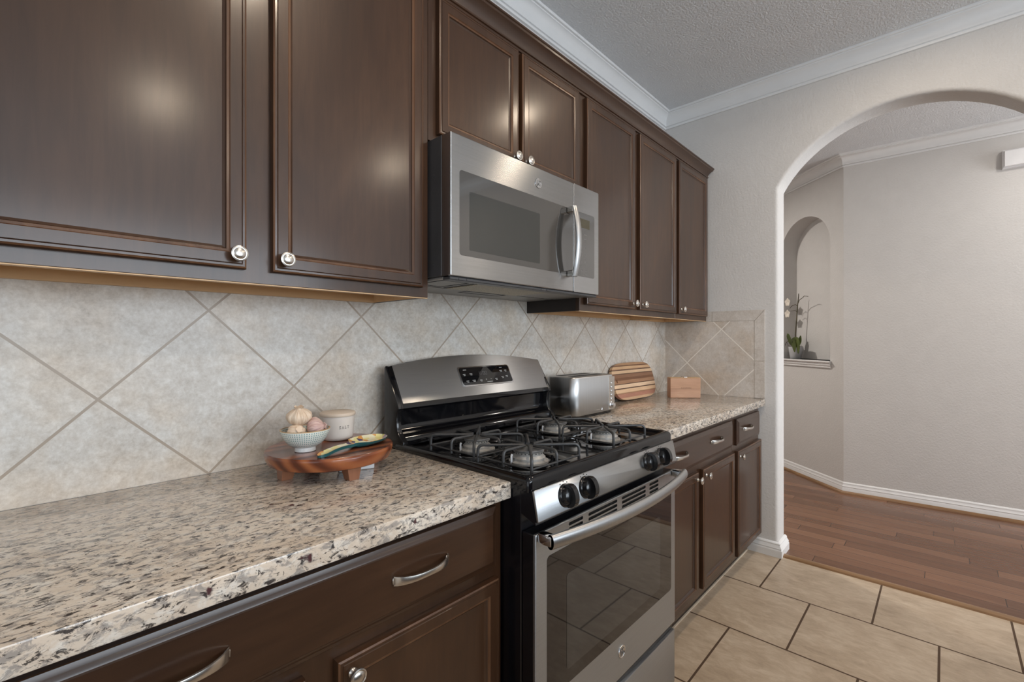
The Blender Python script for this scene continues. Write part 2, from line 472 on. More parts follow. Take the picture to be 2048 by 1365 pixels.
class MB:
    """collects verts and faces (world coordinates), then builds one mesh object"""

    def __init__(self):
        self.v, self.f, self.mi, self.m = [], [], [], 0

    def add(self, vs, fs):
        n = len(self.v)
        self.v += [tuple(p) for p in vs]
        for f in fs:
            self.f.append([i + n for i in f])
            self.mi.append(self.m)
        return self

    def bm(self, b):
        b.verts.index_update()
        return self.add([v.co[:] for v in b.verts], [[v.index for v in f.verts] for f in b.faces])

    def box(self, x0, x1, y0, y1, z0, z1, bev=0.0, seg=2):
        b = bmesh.new()
        bmesh.ops.create_cube(b, size=1.0)
        for v in b.verts:
            v.co = ((x0 + x1) / 2 + v.co.x * (x1 - x0), (y0 + y1) / 2 + v.co.y * (y1 - y0), (z0 + z1) / 2 + v.co.z * (z1 - z0))
        if bev:
            bmesh.ops.bevel(b, geom=b.edges[:], offset=bev, segments=seg, affect='EDGES', profile=0.5)
        self.bm(b)
        b.free()
        return self

    def loops(self, rings, cap0=True, cap1=True, closed=True):
        n = len(rings[0])
        vs, fs = [], []
        for r in rings:
            vs += r
        for a in range(len(rings) - 1):
            for i in range(n if closed else n - 1):
                j = (i + 1) % n
                fs.append([a * n + i, a * n + j, (a + 1) * n + j, (a + 1) * n + i])
        if cap0:
            fs.append(list(range(n))[::-1])
        if cap1:
            fs.append([(len(rings) - 1) * n + i for i in range(n)])
        return self.add(vs, fs)

    def lathe(self, prof, c=(0, 0, 0), n=32, axis='z', cap=True):
        """prof = (radius, height) pairs; axis z, or -y (out of a cabinet face), or x"""
        rings = []
        for r, h in prof:
            ring = []
            for i in range(n):
                a = 2 * PI * i / n
                p, q = r * math.cos(a), r * math.sin(a)
                if axis == 'z':
                    ring.append((c[0] + p, c[1] + q, c[2] + h))
                elif axis == '-y':
                    ring.append((c[0] + p, c[1] - h, c[2] + q))
                else:
                    ring.append((c[0] + h, c[1] + p, c[2] + q))
            rings.append(ring)
        return self.loops(rings, cap, cap)

    def tube(self, path, r, n=8, closed=False):
        pts = [Vector(p) for p in path]
        k = len(pts)
        rad = r if isinstance(r, (list, tuple)) else [r] * k
        rings = []
        prev = None
        for i in range(k):
            if closed:
                d = pts[(i + 1) % k] - pts[i - 1]
            else:
                d = pts[min(i + 1, k - 1)] - pts[max(i - 1, 0)]
            d.normalize()
            if prev is None:
                up = Vector((0, 0, 1)) if abs(d.z) < 0.9 else Vector((1, 0, 0))
                a = d.cross(up).normalized()
            else:
                a = (prev - d * prev.dot(d)).normalized()
            prev = a
            b = d.cross(a)
            rings.append([tuple(pts[i] + (a * math.cos(2 * PI * j / n) + b * math.sin(2 * PI * j / n)) * rad[i]) for j in range(n)])
        if closed:
            rings.append(rings[0])
            return self.loops(rings, False, False)
        return self.loops(rings)

    def prism(self, poly, a0, a1, axis='x'):
        """poly = 2D outline; axis x: (y,z), axis y: (x,z), axis z: (x,y)"""
        def P(p, a):
            return (a, p[0], p[1]) if axis == 'x' else ((p[0], a, p[1]) if axis == 'y' else (p[0], p[1], a))
        return self.loops([[P(p, a0) for p in poly], [P(p, a1) for p in poly]])

    def grid(self, fn, nu, nv):
        vs = [fn(i / nu, j / nv) for j in range(nv + 1) for i in range(nu + 1)]
        fs = [[j * (nu + 1) + i, j * (nu + 1) + i + 1, (j + 1) * (nu + 1) + i + 1, (j + 1) * (nu + 1) + i]
              for j in range(nv) for i in range(nu)]
        return self.add(vs, fs)

    def holed(self, outer, holes, a0, a1, axis='y'):
        """flat plate of some thickness with holes in it"""
        def P(p, a):
            return (a, p[0], p[1]) if axis == 'x' else ((p[0], a, p[1]) if axis == 'y' else (p[0], p[1], a))
        for a in (a0, a1):
            b = bmesh.new()
            for lp in [outer] + holes:
                vv = [b.verts.new(P(p, a)) for p in lp]
                for i in range(len(vv)):
                    b.edges.new((vv[i], vv[(i + 1) % len(vv)]))
            bmesh.ops.triangle_fill(b, use_beauty=True, use_dissolve=False, edges=b.edges[:])
            self.bm(b)
            b.free()
        for lp in [outer] + holes:
            self.loops([[P(p, a0) for p in lp], [P(p, a1) for p in lp]], False, False)
        return self

    def sweep(self, prof, path, up=(0, 0, 1)):
        """sweep a closed 2D profile (out, up) along a path in the plane, mitred; out is to the left of travel"""
        pts = [Vector(p) for p in path]
        rings = []
        U = Vector(up)
        for i, p in enumerate(pts):
            d0 = (p - pts[i - 1]).normalized() if i else None
            d1 = (pts[i + 1] - p).normalized() if i < len(pts) - 1 else None
            n0 = U.cross(d0) if d0 else None
            n1 = U.cross(d1) if d1 else None
            if n0 is None:
                o = n1
            elif n1 is None:
                o = n0
            else:
                o = (n0 + n1).normalized()
                o = o / max(0.2, o.dot(n0))
            rings.append([tuple(p + o * a + U * b) for a, b in prof])
        return self.loops(rings)

    def plate(self, x0, x1, z0, z1, r, holes, y0, y1, bev):
        """front plate in the xz plane with a rounded-over outer edge"""
        self.holed(rrect(x0 + bev, x1 - bev, z0 + bev, z1 - bev, max(0.001, r - bev), 4), holes, y0, y1, 'y')
        rings = []
        for i in range(6):
            a = PI / 2 * i / 5
            d = bev * (1 - math.sin(a))
            rings.append([(p[0], y0 + bev * (1 - math.cos(a)), p[1]) for p in rrect(x0 + d, x1 - d, z0 + d, z1 - d, max(0.001, r - d), 4)])
        rings.append([(p[0], y1, p[1]) for p in rrect(x0, x1, z0, z1, r, 4)])
        return self.loops(rings, False, False)

    def build(self, name, mats, parent=None, sharp=34, weld=True):
        base = Vector((0, 0, 0))
        if parent is not None and parent.get('_world', 0):
            base = Vector(parent['_base'])
        me = bpy.data.meshes.new(name)
        me.from_pydata([tuple(Vector(p) - base) for p in self.v], [], self.f)
        if not isinstance(mats, (list, tuple)):
            mats = [mats]
        for m in mats:
            me.materials.append(m)
        b = bmesh.new()
        b.from_mesh(me)
        for f, k in zip(b.faces, self.mi):
            f.material_index = k
            f.smooth = True
        if weld:
            bmesh.ops.remove_doubles(b, verts=b.verts[:], dist=1e-6)
        bmesh.ops.recalc_face_normals(b, faces=b.faces[:])
        lim = math.radians(sharp)
        for e in b.edges:
            if len(e.link_faces) == 2:
                e.smooth = e.calc_face_angle(0) < lim
            else:
                e.smooth = False
        b.to_mesh(me)
        b.free()
        o = bpy.data.objects.new(name, me)
        COL.objects.link(o)
        if parent is not None:
            o.parent = parent
            if parent.get('_world', 0):
                o['_world'] = 1
                o['_base'] = list(base)
        else:
            o['_world'] = 1
            o['_base'] = [0.0, 0.0, 0.0]
        return o


def thing(name, label, cat, loc, group=None, rot=None):
    """an Empty at the base of a thing; without rot its parts are given in world coordinates"""
    o = bpy.data.objects.new(name, None)
    o.empty_display_size = 0.05
    COL.objects.link(o)
    o.location = loc
    if rot is not None:
        o.rotation_euler = rot
    else:
        o['_world'] = 1
        o['_base'] = list(loc)
    tag(o, label, cat, group)
    return o


def tag(o, label, cat, group=None):
    o['label'] = label
    o['category'] = cat
    if group:
        o['group'] = group
    return o


def lab(o, text):
    o['label'] = text
    return o


def struct(o, label=None, cat=None):
    o['kind'] = 'structure'
    if label:
        o['label'] = label
        o['category'] = cat
    return o


def rrect(x0, x1, z0, z1, r, n=5):
    pts = []
    for cx, cz, a0 in ((x1 - r, z1 - r, 0), (x0 + r, z1 - r, 90), (x0 + r, z0 + r, 180), (x1 - r, z0 + r, 270)):
        for i in range(n + 1):
            a = math.radians(a0 + 90 * i / n)
            pts.append((cx + r * math.cos(a), cz + r * math.sin(a)))
    return pts


# ------------------------------------------------------------------ the room
def arch_pts(yc, half, z0, rise, n=28):
    R = (half * half + rise * rise) / (2 * rise)
    zc = z0 + rise - R
    a = math.asin(min(1.0, half / R))
    if rise > half:
        a = PI - a
    return [(yc + R * math.sin(-a + 2 * a * i / n), zc + R * math.cos(-a + 2 * a * i / n)) for i in range(n + 1)]


FL = MB().box(-3.0, 3.052, -5.0, 0.06, -0.06, 0.0).build('floor', M['floor'])
struct(FL, 'beige stone-look kitchen floor tiles laid in a staggered pattern', 'floor')
HF = MB().add([(3.052, -5, 0), (7.6, -5, 0), (7.6, 2.26, 0), (3.052, 2.26, 0), (3.052, -5, -.06), (7.6, -5, -.06), (7.6, 2.26, -.06), (3.052, 2.26, -.06)],
              [[0, 1, 2, 3], [7, 6, 5, 4], [0, 4, 5, 1], [1, 5, 6, 2], [2, 6, 7, 3], [3, 7, 4, 0]]).build('floor_hall', M['planks'])
struct(HF, 'brown hardwood plank floor beyond the archway', 'floor')
CE = MB().box(-3.0, XW + 0.02, -5.0, 0.06, ZC, ZC + 0.06).build('ceiling', M['ceiling'])
struct(CE, 'textured grey-white kitchen ceiling', 'ceiling')
CH = MB().box(XW + 0.02, 7.6, -5.0, 2.26, ZC, ZC + 0.06).build('ceiling_hall', M['ceiling'])
struct(CH, 'textured ceiling of the hall seen through the archway', 'ceiling')
struct(MB().box(-3.0, XW + 0.02, 0.0, 0.06, 0.0, ZC).build('wall_back', M['wall']), 'beige kitchen wall behind the cabinets', 'wall')

# right wall with the archway
YA, YB = -0.690, -1.790
arc = arch_pts((YA + YB) / 2, (YA - YB) / 2, 2.150, 0.330)
arc = arc[::-1]                                           # from YA side to YB side
poly = [(2.2, 0.0), (YA, 0.0)] + arc + [(YB, 0.0), (-5.0, 0.0), (-5.0, ZC), (2.2, ZC)]
b = bmesh.new()
f = b.faces.new([b.verts.new((XW, p[0], p[1])) for p in poly])
ex = bmesh.ops.extrude_face_region(b, geom=[f])
for g in ex['geom']:
    if isinstance(g, bmesh.types.BMVert):
        g.co.x = XB
bmesh.ops.recalc_face_normals(b, faces=b.faces[:])
bev = []
for e in b.edges:
    if all(abs(v.co.x - XW) < 1e-5 for v in e.verts) or all(abs(v.co.x - XB) < 1e-5 for v in e.verts):
        if all(-1.80 < v.co.y < -0.68 for v in e.verts):
            bev.append(e)
bmesh.ops.bevel(b, geom=bev, offset=0.019, segments=4, affect='EDGES', profile=0.5)
bmesh.ops.triangulate(b, faces=[f for f in b.faces if len(f.verts) > 4])
wr = MB().bm(b).build('wall_right', M['wall'], sharp=50)
b.free()
struct(wr, 'beige textured wall with the arched opening', 'wall')

# walls behind and beside the camera, with their windows
struct(MB().holed([(-3, 0), (XB, 0), (XB, ZC), (-3, ZC)], [[(-1.5, 0.95), (2.7, 0.95), (2.7, 2.35), (-1.5, 2.35)]], -5.06, -5.0, 'y')
       .build('wall_front', M['wall']))
struct(MB().holed([(-5, 0), (0.06, 0), (0.06, ZC), (-5, ZC)], [[(-3.7, 0.5), (-1.1, 0.5), (-1.1, 2.3), (-3.7, 2.3)]], -3.06, -3.0, 'x')
       .build('wall_left', M['wall']))
struct(MB().holed([(XB, 0), (6.2, 0), (6.2, ZC), (XB, ZC)], [[(3.35, 0.3), (4.55, 0.3), (4.55, 2.5), (3.35, 2.5)]], -5.06, -5.0, 'y')
       .build('wall_hall_front', M['wall']))
w1 = MB()
for xx in (-1.5, -0.1, 1.3, 2.66):
    w1.box(xx, xx + 0.04, -5.04, -4.99, 0.95, 2.35)
w1.box(-1.5, 2.7, -5.04, -4.99, 0.93, 0.97).box(-1.5, 2.7, -5.04, -4.99, 2.33, 2.37)
struct(w1.build('window_1', M['trim']))
w2 = MB()
for yy in (-3.7, -2.42, -1.14):
    w2.box(-3.04, -2.99, yy, yy + 0.04, 0.5, 2.3)
w2.box(-3.04, -2.99, -3.7, -1.1, 0.48, 0.52).box(-3.04, -2.99, -3.7, -1.1, 2.28, 2.32)
struct(w2.build('window_2', M['trim']))

# hall: long far wall, angled wall with its niche
HB = Vector((4.700, -0.790, 0))
HA = Vector((5.191, -0.262, 0))
HE = Vector((4.775, -2.05, 0))
hd = (HE - HB).normalized()
far = HB + hd * 4.25
nrm = Vector((-hd.y, hd.x, 0))
if nrm.x < 0:
    nrm = -nrm
q = [HB, far, far + nrm * 0.08, HB + nrm * 0.08]
struct(MB().loops([[tuple(p) for p in q], [tuple(p + Vector((0, 0, ZC))) for p in q]]).build('wall_hall', M['wall']),
       'beige textured far wall of the hall', 'wall')
ad = (HA - HB).normalized()
an = Vector((ad.y, -ad.x, 0))            # into the wall
if an.x < 0:
    an = -an


def AW(s, z, d=0.0):
    """point on the angled wall: s metres from the outer corner, d metres into the wall"""
    p = HB + ad * s + an * d
    return (p.x, p.y, z)


LA = 0.7376
NS0, NS1, NZ0, NZS, NZT, ND = LA - 0.592, LA + 0.055, 1.085, 2.112, 2.405, 0.16
nc, nh = (NS0 + NS1) / 2, (NS1 - NS0) / 2
niche = [(NS0, NZ0), (NS1, NZ0)] + [(nc + nh * math.cos(PI * i / 20), NZS + (NZT - NZS) * math.sin(PI * i / 20)) for i in range(21)]
mb = MB()
b = bmesh.new()
for lp in ([(0, 0), (3.9, 0), (3.9, ZC), (0, ZC)], niche):
    vv = [b.verts.new(AW(*p)) for p in lp]
    for i in range(len(vv)):
        b.edges.new((vv[i], vv[(i + 1) % len(vv)]))
bmesh.ops.triangle_fill(b, use_beauty=True, edges=b.edges[:])
mb.bm(b)
b.free()
mb.loops([[AW(p[0], p[1], 0) for p in niche], [AW(p[0], p[1], ND) for p in niche]], False, True)
struct(mb.build('wall_angled', M['wall'], sharp=40), 'angled hall wall with an arched niche', 'wall')
struct(MB().box(XW, 7.6, 2.2, 2.26, 0, ZC).build('wall_hall_back', M['wall']))

# crown mouldings, baseboards
CROWN = [(0, -0.102), (0.011, -0.102), (0.0125, -0.098), (0.0125, -0.092), (0.0070, -0.0905), (0.0070, -0.0865), (0.0145, -0.084), (0.0155, -0.077), (0.0150, -0.071),
         (0.0160, -0.060), (0.0200, -0.046), (0.0280, -0.032), (0.0390, -0.022), (0.0465, -0.0185), (0.0465, -0.0125), (0.0560, -0.0115), (0.0580, -0.008), (0.0580, 0.0), (0, 0.0)]


def crown(name, path, label):
    return struct(MB().sweep(CROWN, path).build(name, M['trim'], sharp=28), label, 'crown moulding')


crown('trim_1', [(XW, -5.0, ZC), (XW, 0, ZC), (-3.0, 0, ZC)], 'white crown moulding along the kitchen ceiling')
crown('trim_2', [tuple(far + Vector((0, 0, ZC))), (HB.x, HB.y, ZC), tuple(HB + ad * 3.9 + Vector((0, 0, ZC)))], 'white crown moulding along the hall ceiling')
BASE = [(0, 0), (0.016, 0), (0.016, 0.042), (0.013, 0.050), (0.015, 0.055), (0.011, 0.064), (0.008, 0.074), (0.009, 0.080), (0.004, 0.088), (0, 0.090)]


def baseboard(name, path, label, prof=BASE):
    return struct(MB().sweep(prof, path).build(name, M['trim'], sharp=28), label, 'baseboard')


BASE2 = [(a * 1.6, z * 0.92) for a, z in BASE]
baseboard('baseboard_right', [(XB, YA, 0), (XW, YA, 0), (XW, -0.50, 0)], 'white moulded baseboard wrapping the archway jamb', BASE2)
baseboard('baseboard_hall', [tuple(far), tuple(HB), tuple(HB + ad * 3.9)], 'white moulded baseboard along the hall walls')
SHOE = [(0.016, 0), (0.034, 0), (0.033, 0.008), (0.029, 0.014), (0.022, 0.018), (0.016, 0.019)]
struct(MB().sweep(SHOE, [tuple(far), tuple(HB), tuple(HB + ad * 3.9)]).build('trim_3', M['strip']), 'brown wood shoe moulding along the hall baseboard', 'moulding')
struct(MB().prism([(3.048, 0.0), (3.052, 0.008), (3.062, 0.012), (3.085, 0.012), (3.098, 0.006), (3.102, 0.0)], YB, YA, 'y')
       .build('trim_4', M['strip']), 'wood transition strip between tile and hardwood', 'floor trim')

# niche sill
SILL = [(0, -0.064), (0.010, -0.064), (0.014, -0.056), (0.013, -0.050), (0.020, -0.042), (0.024, -0.030), (0.023, -0.024), (0.034, -0.018), (0.038, -0.012), (0.038, 0.0), (0, 0)]
ms = MB()
rr = []
for s, k in ((NS0 - 0.034, 1.0), (NS1 + 0.03, 1.0)):
    rr.append([AW(s + (0.024 * (1 - o / 0.038) if s < NS1 - 0.2 else 0), NZ0 + u, -o) for o, u in SILL])
ms.loops(rr)
ms.loops([[AW(NS0 + 0.001, NZ0 - 0.012, 0), AW(NS1 - 0.001, NZ0 - 0.012, 0), AW(NS1 - 0.001, NZ0 - 0.012, ND - .002), AW(NS0 + 0.001, NZ0 - 0.012, ND - .002)],
          [AW(NS0 + 0.001, NZ0, 0), AW(NS1 - 0.001, NZ0, 0), AW(NS1 - 0.001, NZ0, ND - .002), AW(NS0 + 0.001, NZ0, ND - .002)]])
struct(ms.build('trim_5', M['trim'], sharp=28), 'white moulded sill of the hall niche', 'sill')

# backsplash
ZT = 1.383
MB().box(-3.0, XW - 0.006, -0.006, 0.0, 0.914, ZT + 0.10).build('trim_6', M['tile_back'])
struct(bpy.data.objects['trim_6'], 'beige diagonal stone tile backsplash on the back wall', 'backsplash')
MB().box(XW - 0.006, XW, -0.563, 0.0, 0.914, 1.380).build('trim_7', M['tile_side'])
struct(bpy.data.objects['trim_7'], 'beige diagonal tile backsplash on the side wall', 'backsplash')
mb = MB()
mb.m = 0
g = 0.0016
for (y0, y1) in ((-0.564 - 0.0 + g, -0.317 - g), (-0.317 + g, -0.002)):
    mb.box(XW - 0.0065, XW, y0, y1, 1.380 + g, 1.444)
mb.prism([(-0.621, 1.444), (-0.564 + g, 1.444), (-0.564 + g, 1.380 + g), (-0.566, 1.381)], XW - 0.0065, XW, 'x')
mb.prism([(-0.621, 1.441), (-0.568, 1.379), (-0.564 - g, 1.379), (-0.564 - g, 1.137 + g), (-0.621, 1.137 + g)], XW - 0.0065, XW, 'x')
mb.box(XW - 0.0065, XW, -0.621, -0.564 - g, 0.915, 1.137 - g)
mb.m = 1
mb.box(XW - 0.004, XW, -0.620, -0.001, 1.379, 1.443)
mb.box(XW - 0.004, XW, -0.620, -0.563, 0.914, 1.381)
struct(mb.build('trim_8', [M['border'], M['grout']]), 'narrow border tiles edging the side wall backsplash', 'backsplash border')

# recessed ceiling lights and the hall light
for i, (x, y) in enumerate(CANS + [(4.05, -2.25), (4.10, 0.90)]):  # last entry: unseen lamp added to brighten the angled hall wall
    hall = i >= 4
    t = thing('recessed_light', 'round white recessed ceiling light ' + (
        ['in the hall towards its window', 'added unseen at the closed end of the hall to brighten the angled wall'][i - 4] if hall else ['over the far left of the kitchen floor', 'over the far right of the kitchen floor', 'in front of the microwave cabinet', 'in front of the left wall cabinets'][i]),
        'ceiling light', (x, y, ZC))
    MB().lathe([(0.062, -0.001), (0.068, -0.006), (0.085, -0.006), (0.092, -0.002), (0.092, 0.0), (0.062, 0.0)], (x, y, ZC), 40, cap=False).build('trim_ring', M['trim'], t)
    MB().lathe([(0.0005, -0.002), (0.064, -0.002), (0.064, 0.0), (0.0005, 0.0)], (x, y, ZC), 40).build('lens', M['lens'], t)
    d = bpy.data.lights.new('recessed_lamp', 'AREA')
    d.shape = 'DISK'
    d.size = 0.13
    d.energy = (HALL_POWER if i == 4 else HALL_POWER * 3.4) if hall else CAN_POWER * (0.6 if i == 2 else 1.0)
    d.spread = math.radians(176)
    d.color = (1.0, 0.93, 0.85) if hall else (1.0, 0.82, 0.63)
    lo = bpy.data.objects.new('recessed_lamp', d)
    COL.objects.link(lo)
    lo.location = (x, y, ZC - 0.012)

# ------------------------------------------------------------------ cabinets


def panel_door(parent, x0, x1, z0, z1, yf, w=0.045, th=0.020, name='door'):
    """framed door: stepped frame mesh, recessed panel as its child"""
    yb = yf + th

    def ring(i, y):
        return [(x0 + i, y, z0 + i), (x1 - i, y, z0 + i), (x1 - i, y, z1 - i), (x0 + i, y, z1 - i)]
    mb = MB()
    seq = [(0.0, yb), (0.0, yf + 0.0065), (0.0012, yf + 0.0030), (0.0045, yf + 0.0012), (0.0085, yf + 0.0008), (0.0095, yf + 0.0018), (0.0108, yf),
           (w - 0.013, yf), (w - 0.011, yf + 0.0022), (w - 0.0065, yf + 0.0030), (w - 0.0045, yf + 0.0065), (w, yf + 0.0095), (w, yb - 0.004)]
    rings = [ring(i, y) for i, y in seq]
    for k in range(len(rings) - 1):
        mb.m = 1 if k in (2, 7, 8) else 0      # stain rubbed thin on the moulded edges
        mb.loops([rings[k], rings[k + 1]], False, False)
    mb.m = 0
    mb.loops([ring(0, yb), ring(w, yb - 0.004)], False, False)
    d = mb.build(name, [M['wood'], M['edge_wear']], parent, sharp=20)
    MB().box(x0 + w - 0.003, x1 - w + 0.003, yf + 0.0095, yf + 0.0155, z0 + w - 0.003, z1 - w + 0.003).build('panel', M['wood'], d)
    return d


def drawer_front(parent, x0, x1, z0, z1, yf, th=0.020):
    yb = yf + th

    def ring(i, y):
        return [(x0 + i, y, z0 + i), (x1 - i, y, z0 + i), (x1 - i, y, z1 - i), (x0 + i, y, z1 - i)]
    seq = [(0.0, yb), (0.0, yf + 0.0090), (0.0012, yf + 0.0076), (0.0080, yf + 0.0052), (0.0088, yf + 0.0046), (0.0160, yf + 0.0019), (0.0170, yf + 0.0010), (0.018, yf)]
    mb = MB().loops([ring(i, y) for i, y in seq])
    return mb.build('drawer', M['wood_h'], parent, sharp=20)


KNOB = [(0.0085, 0.0), (0.0085, 0.002), (0.0058, 0.005), (0.0050, 0.010), (0.0062, 0.014), (0.0125, 0.0165), (0.0158, 0.0185), (0.0164, 0.0205),
        (0.0158, 0.0225), (0.0138, 0.0232), (0.0132, 0.0226), (0.0120, 0.0226), (0.0095, 0.0246), (0.005, 0.0258), (0.0005, 0.0262)]


def knob(parent, x, z, yf):
    return lab(MB().lathe(KNOB, (x, yf, z), 28, '-y').build('knob', M['nickel'], parent), 'satin nickel knob')


def pull(parent, xc, z, yf, L=0.068):
    mb = MB()
    rings = []
    n = 28
    for i in range(n + 1):
        t = -1 + 2 * i / n
        a = abs(t)
        out = 0.0025 + 0.024 * (1 - a ** 2.6) ** 0.8
        hz = 0.0052 + 0.0040 * a ** 2
        th = 0.0022
        x = xc + t * L
        y = yf - out
        rings.append([(x, y + th, z - hz), (x, y - th * 0.6, z - hz), (x, y - th, z - hz * 0.5), (x, y - th, z + hz * 0.5), (x, y - th * 0.6, z + hz), (x, y + th, z + hz)])
    mb.loops(rings)
    for s in (-1, 1):
        mb.box(xc + s * L * 0.97 - 0.004, xc + s * L * 0.97 + 0.004, yf - 0.004, yf, z - 0.006, z + 0.006, 0.001, 1)
    return lab(mb.build('pull', M['nickel'], parent, sharp=40), 'satin nickel bow pull')


YU = -0.294      # upper face frame
YUD = -0.314     # upper door fronts


def upper_cabinet(label, x0, x1, z0, z1, doors, knobs, open_under=True, dark_left=False, cat='cabinet'):
    t = thing('wall_cabinet', label, cat, ((x0 + x1) / 2, 0, z0))
    mb = MB()
    fl = z0 + (0.026 if open_under else 0.0)
    mb.box(x0, x0 + 0.012, YU + 0.02, -0.0065, z0, z1)
    mb.box(x1 - 0.012, x1, YU + 0.02, -0.0065, z0, z1)
    mb.box(x0, x1, YU + 0.02, -0.0065, z1 - 0.02, z1)
    mb.build('case', M['dark_side'], t)
    if open_under:
        mb = MB()
        mb.box(x0 + 0.0122, x1 - 0.0122, YU + 0.0205, -0.0066, fl, fl + 0.012)
        mb.box(x0 + 0.0122, x1 - 0.0122, -0.024, -0.0066, z0 + 0.0005, fl)
        mb.box(x0 + 0.0122, x0 + 0.016, YU + 0.0205, -0.024, z0 + 0.0005, fl)
        mb.box(x1 - 0.016, x1 - 0.0122, YU + 0.0205, -0.024, z0 + 0.0005, fl)
        mb.box(x0, x1, YU + 0.001, YU + 0.0195, z0 - 0.0022, z0 - 0.0002)
        lab(mb.build('underside', M['maple'], t), 'unfinished pale wood underside')
    else:
        MB().box(x0 + 0.0122, x1 - 0.0122, YU + 0.0205, -0.0066, z0, z0 + 0.012).build('underside', M['maple'], t)
    MB().box(x0, x1, YU, YU + 0.0198, z0, z1 - 0.03, 0.0008, 1).build('face_frame', M['wood'], t)
    for (a, b_, c, d) in doors:
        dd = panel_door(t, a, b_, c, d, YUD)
        for (kx, kz) in knobs:
            if a < kx < b_:
                knob(dd, kx, kz, YUD)
    return t


ZB, ZTOP, DZ0, DZ1 = 1.383, 2.345, 1.410, 2.272
upper_cabinet('large dark wood wall cabinet at the left with two tall doors', -0.092, 0.8295, ZB, ZTOP,
              [(-0.068, 0.343, DZ0, DZ1), (0.395, 0.802, DZ0, DZ1)], [(0.322, 1.438), (0.419, 1.438)])
upper_cabinet('short dark wood wall cabinet directly above the microwave', 0.8305, 1.6005, 1.846, ZTOP,
              [(0.858, 1.2085, 1.868, DZ1), (1.2255, 1.577, 1.868, DZ1)], [(1.186, 1.893), (1.248, 1.893)], open_under=False)
upper_cabinet('dark wood wall cabinet with two tall doors right of the microwave', 1.6015, 2.5340, ZB, ZTOP,
              [(1.632, 2.047, DZ0, DZ1), (2.093, 2.516, DZ0, DZ1)], [(2.024, 1.436), (2.117, 1.436)])
upper_cabinet('narrow single-door dark wood wall cabinet nearest the arch wall', 2.5350, 3.0050, ZB, ZTOP,
              [(2.554, 2.982, DZ0, DZ1)], [(2.580, 1.436)])

CABC = [(0.0, 0.0), (0.006, 0.0), (0.006, 0.008), (0.010, 0.010), (0.010, 0.015), (0.007, 0.018), (0.009, 0.026), (0.015, 0.038), (0.026, 0.050), (0.032, 0.055),
        (0.033, 0.062), (0.037, 0.064), (0.037, 0.070), (0.0, 0.070)]
mb = MB()
zc0 = 2.282
rings = []
for x in (-0.092, 3.0055):
    rings.append([(x + (o if x > 1 else 0), YU - 0.0005 - o, zc0 + u) for o, u in CABC])
rings.append([(3.0055 + o, -0.004, zc0 + u) for o, u in CABC])
mb.loops(rings)
tag(mb.build('cabinet_crown', M['wood_h'], None, sharp=28), 'dark wood crown moulding along the tops of the wall cabinets', 'moulding')

YF, YFD = -0.592, -0.612


def base_cabinet(label, x0, x1, drawers, doors, knobs, pulls):
    t = thing('base_cabinet', label, 'cabinet', ((x0 + x1) / 2, 0, 0))
    MB().box(x0, x1, YF + 0.02, -0.0066, 0.105, 0.8735).build('case', M['dark_side'], t)
    MB().box(x0, x1, YF, YF + 0.0198, 0.105, 0.8735, 0.0008, 1).build('face_frame', M['wood'], t)
    MB().box(x0, x1, -0.530, -0.515, 0.0, 0.1048).build('toe_kick', M['dark_side'], t)
    MB().box(x0, x1, -0.536, -0.5302, 0.0, 0.007).build('toe_trim', M['caulk'], t)
    for dr in drawers:
        d = drawer_front(t, *dr, YFD)
        for (px, pz) in pulls:
            if dr[0] < px < dr[1]:
                pull(d, px, pz, YFD)
    for dr in doors:
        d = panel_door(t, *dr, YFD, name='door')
        for (kx, kz) in knobs:
            if dr[0] < kx < dr[1]:
                knob(d, kx, kz, YFD)
    return t


base_cabinet('dark wood base cabinet left of the range with a wide two-pull drawer', -0.092, 0.8285,
             [(-0.070, 0.800, 0.712, 0.858)], [(-0.068, 0.340, 0.135, 0.684), (0.396, 0.806, 0.135, 0.684)],
             [(0.312, 0.655), (0.423, 0.655)], [(0.155, 0.789), (0.575, 0.789)])
base_cabinet('dark wood base cabinet right of the range with two doors under one wide drawer', 1.6105, 2.5495,
             [(1.640, 2.516, 0.712, 0.848)], [(1.640, 2.060, 0.142, 0.680), (2.112, 2.540, 0.142, 0.680)],
             [(2.040, 0.650), (2.140, 0.650)], [(1.850, 0.790), (2.265, 0.790)])
base_cabinet('narrow dark wood base cabinet with one door and drawer beside the archway', 2.5505, 3.0200,
             [(2.588, 2.988, 0.708, 0.846)], [(2.594, 3.0195, 0.122, 0.678)], [(2.618, 0.648)], [(2.735, 0.786)])


def worktop(label, x0, x1):
    mb = MB().box(x0, x1, -0.626, -0.0066, 0.874, 0.914, 0.003, 2)
    return tag(mb.build('countertop', M['granite'], None), label, 'countertop')


worktop('speckled beige granite countertop left of the range', -0.60, 0.8310)
worktop('speckled beige granite countertop right of the range by the toaster', 1.6085, XW - 0.0072)

# island behind the camera: unseen, added to keep window light off the base cabinets
I = thing('unseen_island', 'dark wood kitchen island with a granite top, unseen, added to shade the lower cabinets', 'island', (0.6, -2.62, 0))
MB().box(-0.70, 1.90, -3.08, -2.16, 0.105, 0.8735).build('case', M['wood'], I)
MB().box(-0.66, 1.86, -3.02, -2.22, 0.0, 0.1048).build('plinth', M['dark_side'], I)
for a in range(5):
    MB().box(-0.66 + a * 0.51, -0.19 + a * 0.51, -2.1598, -2.142, 0.14, 0.84, 0.004, 2).build('door', M['wood'], I)
MB().box(-0.74, 1.94, -3.12, -2.12, 0.8737, 0.9140, 0.003, 2).build('countertop', M['granite'], I)

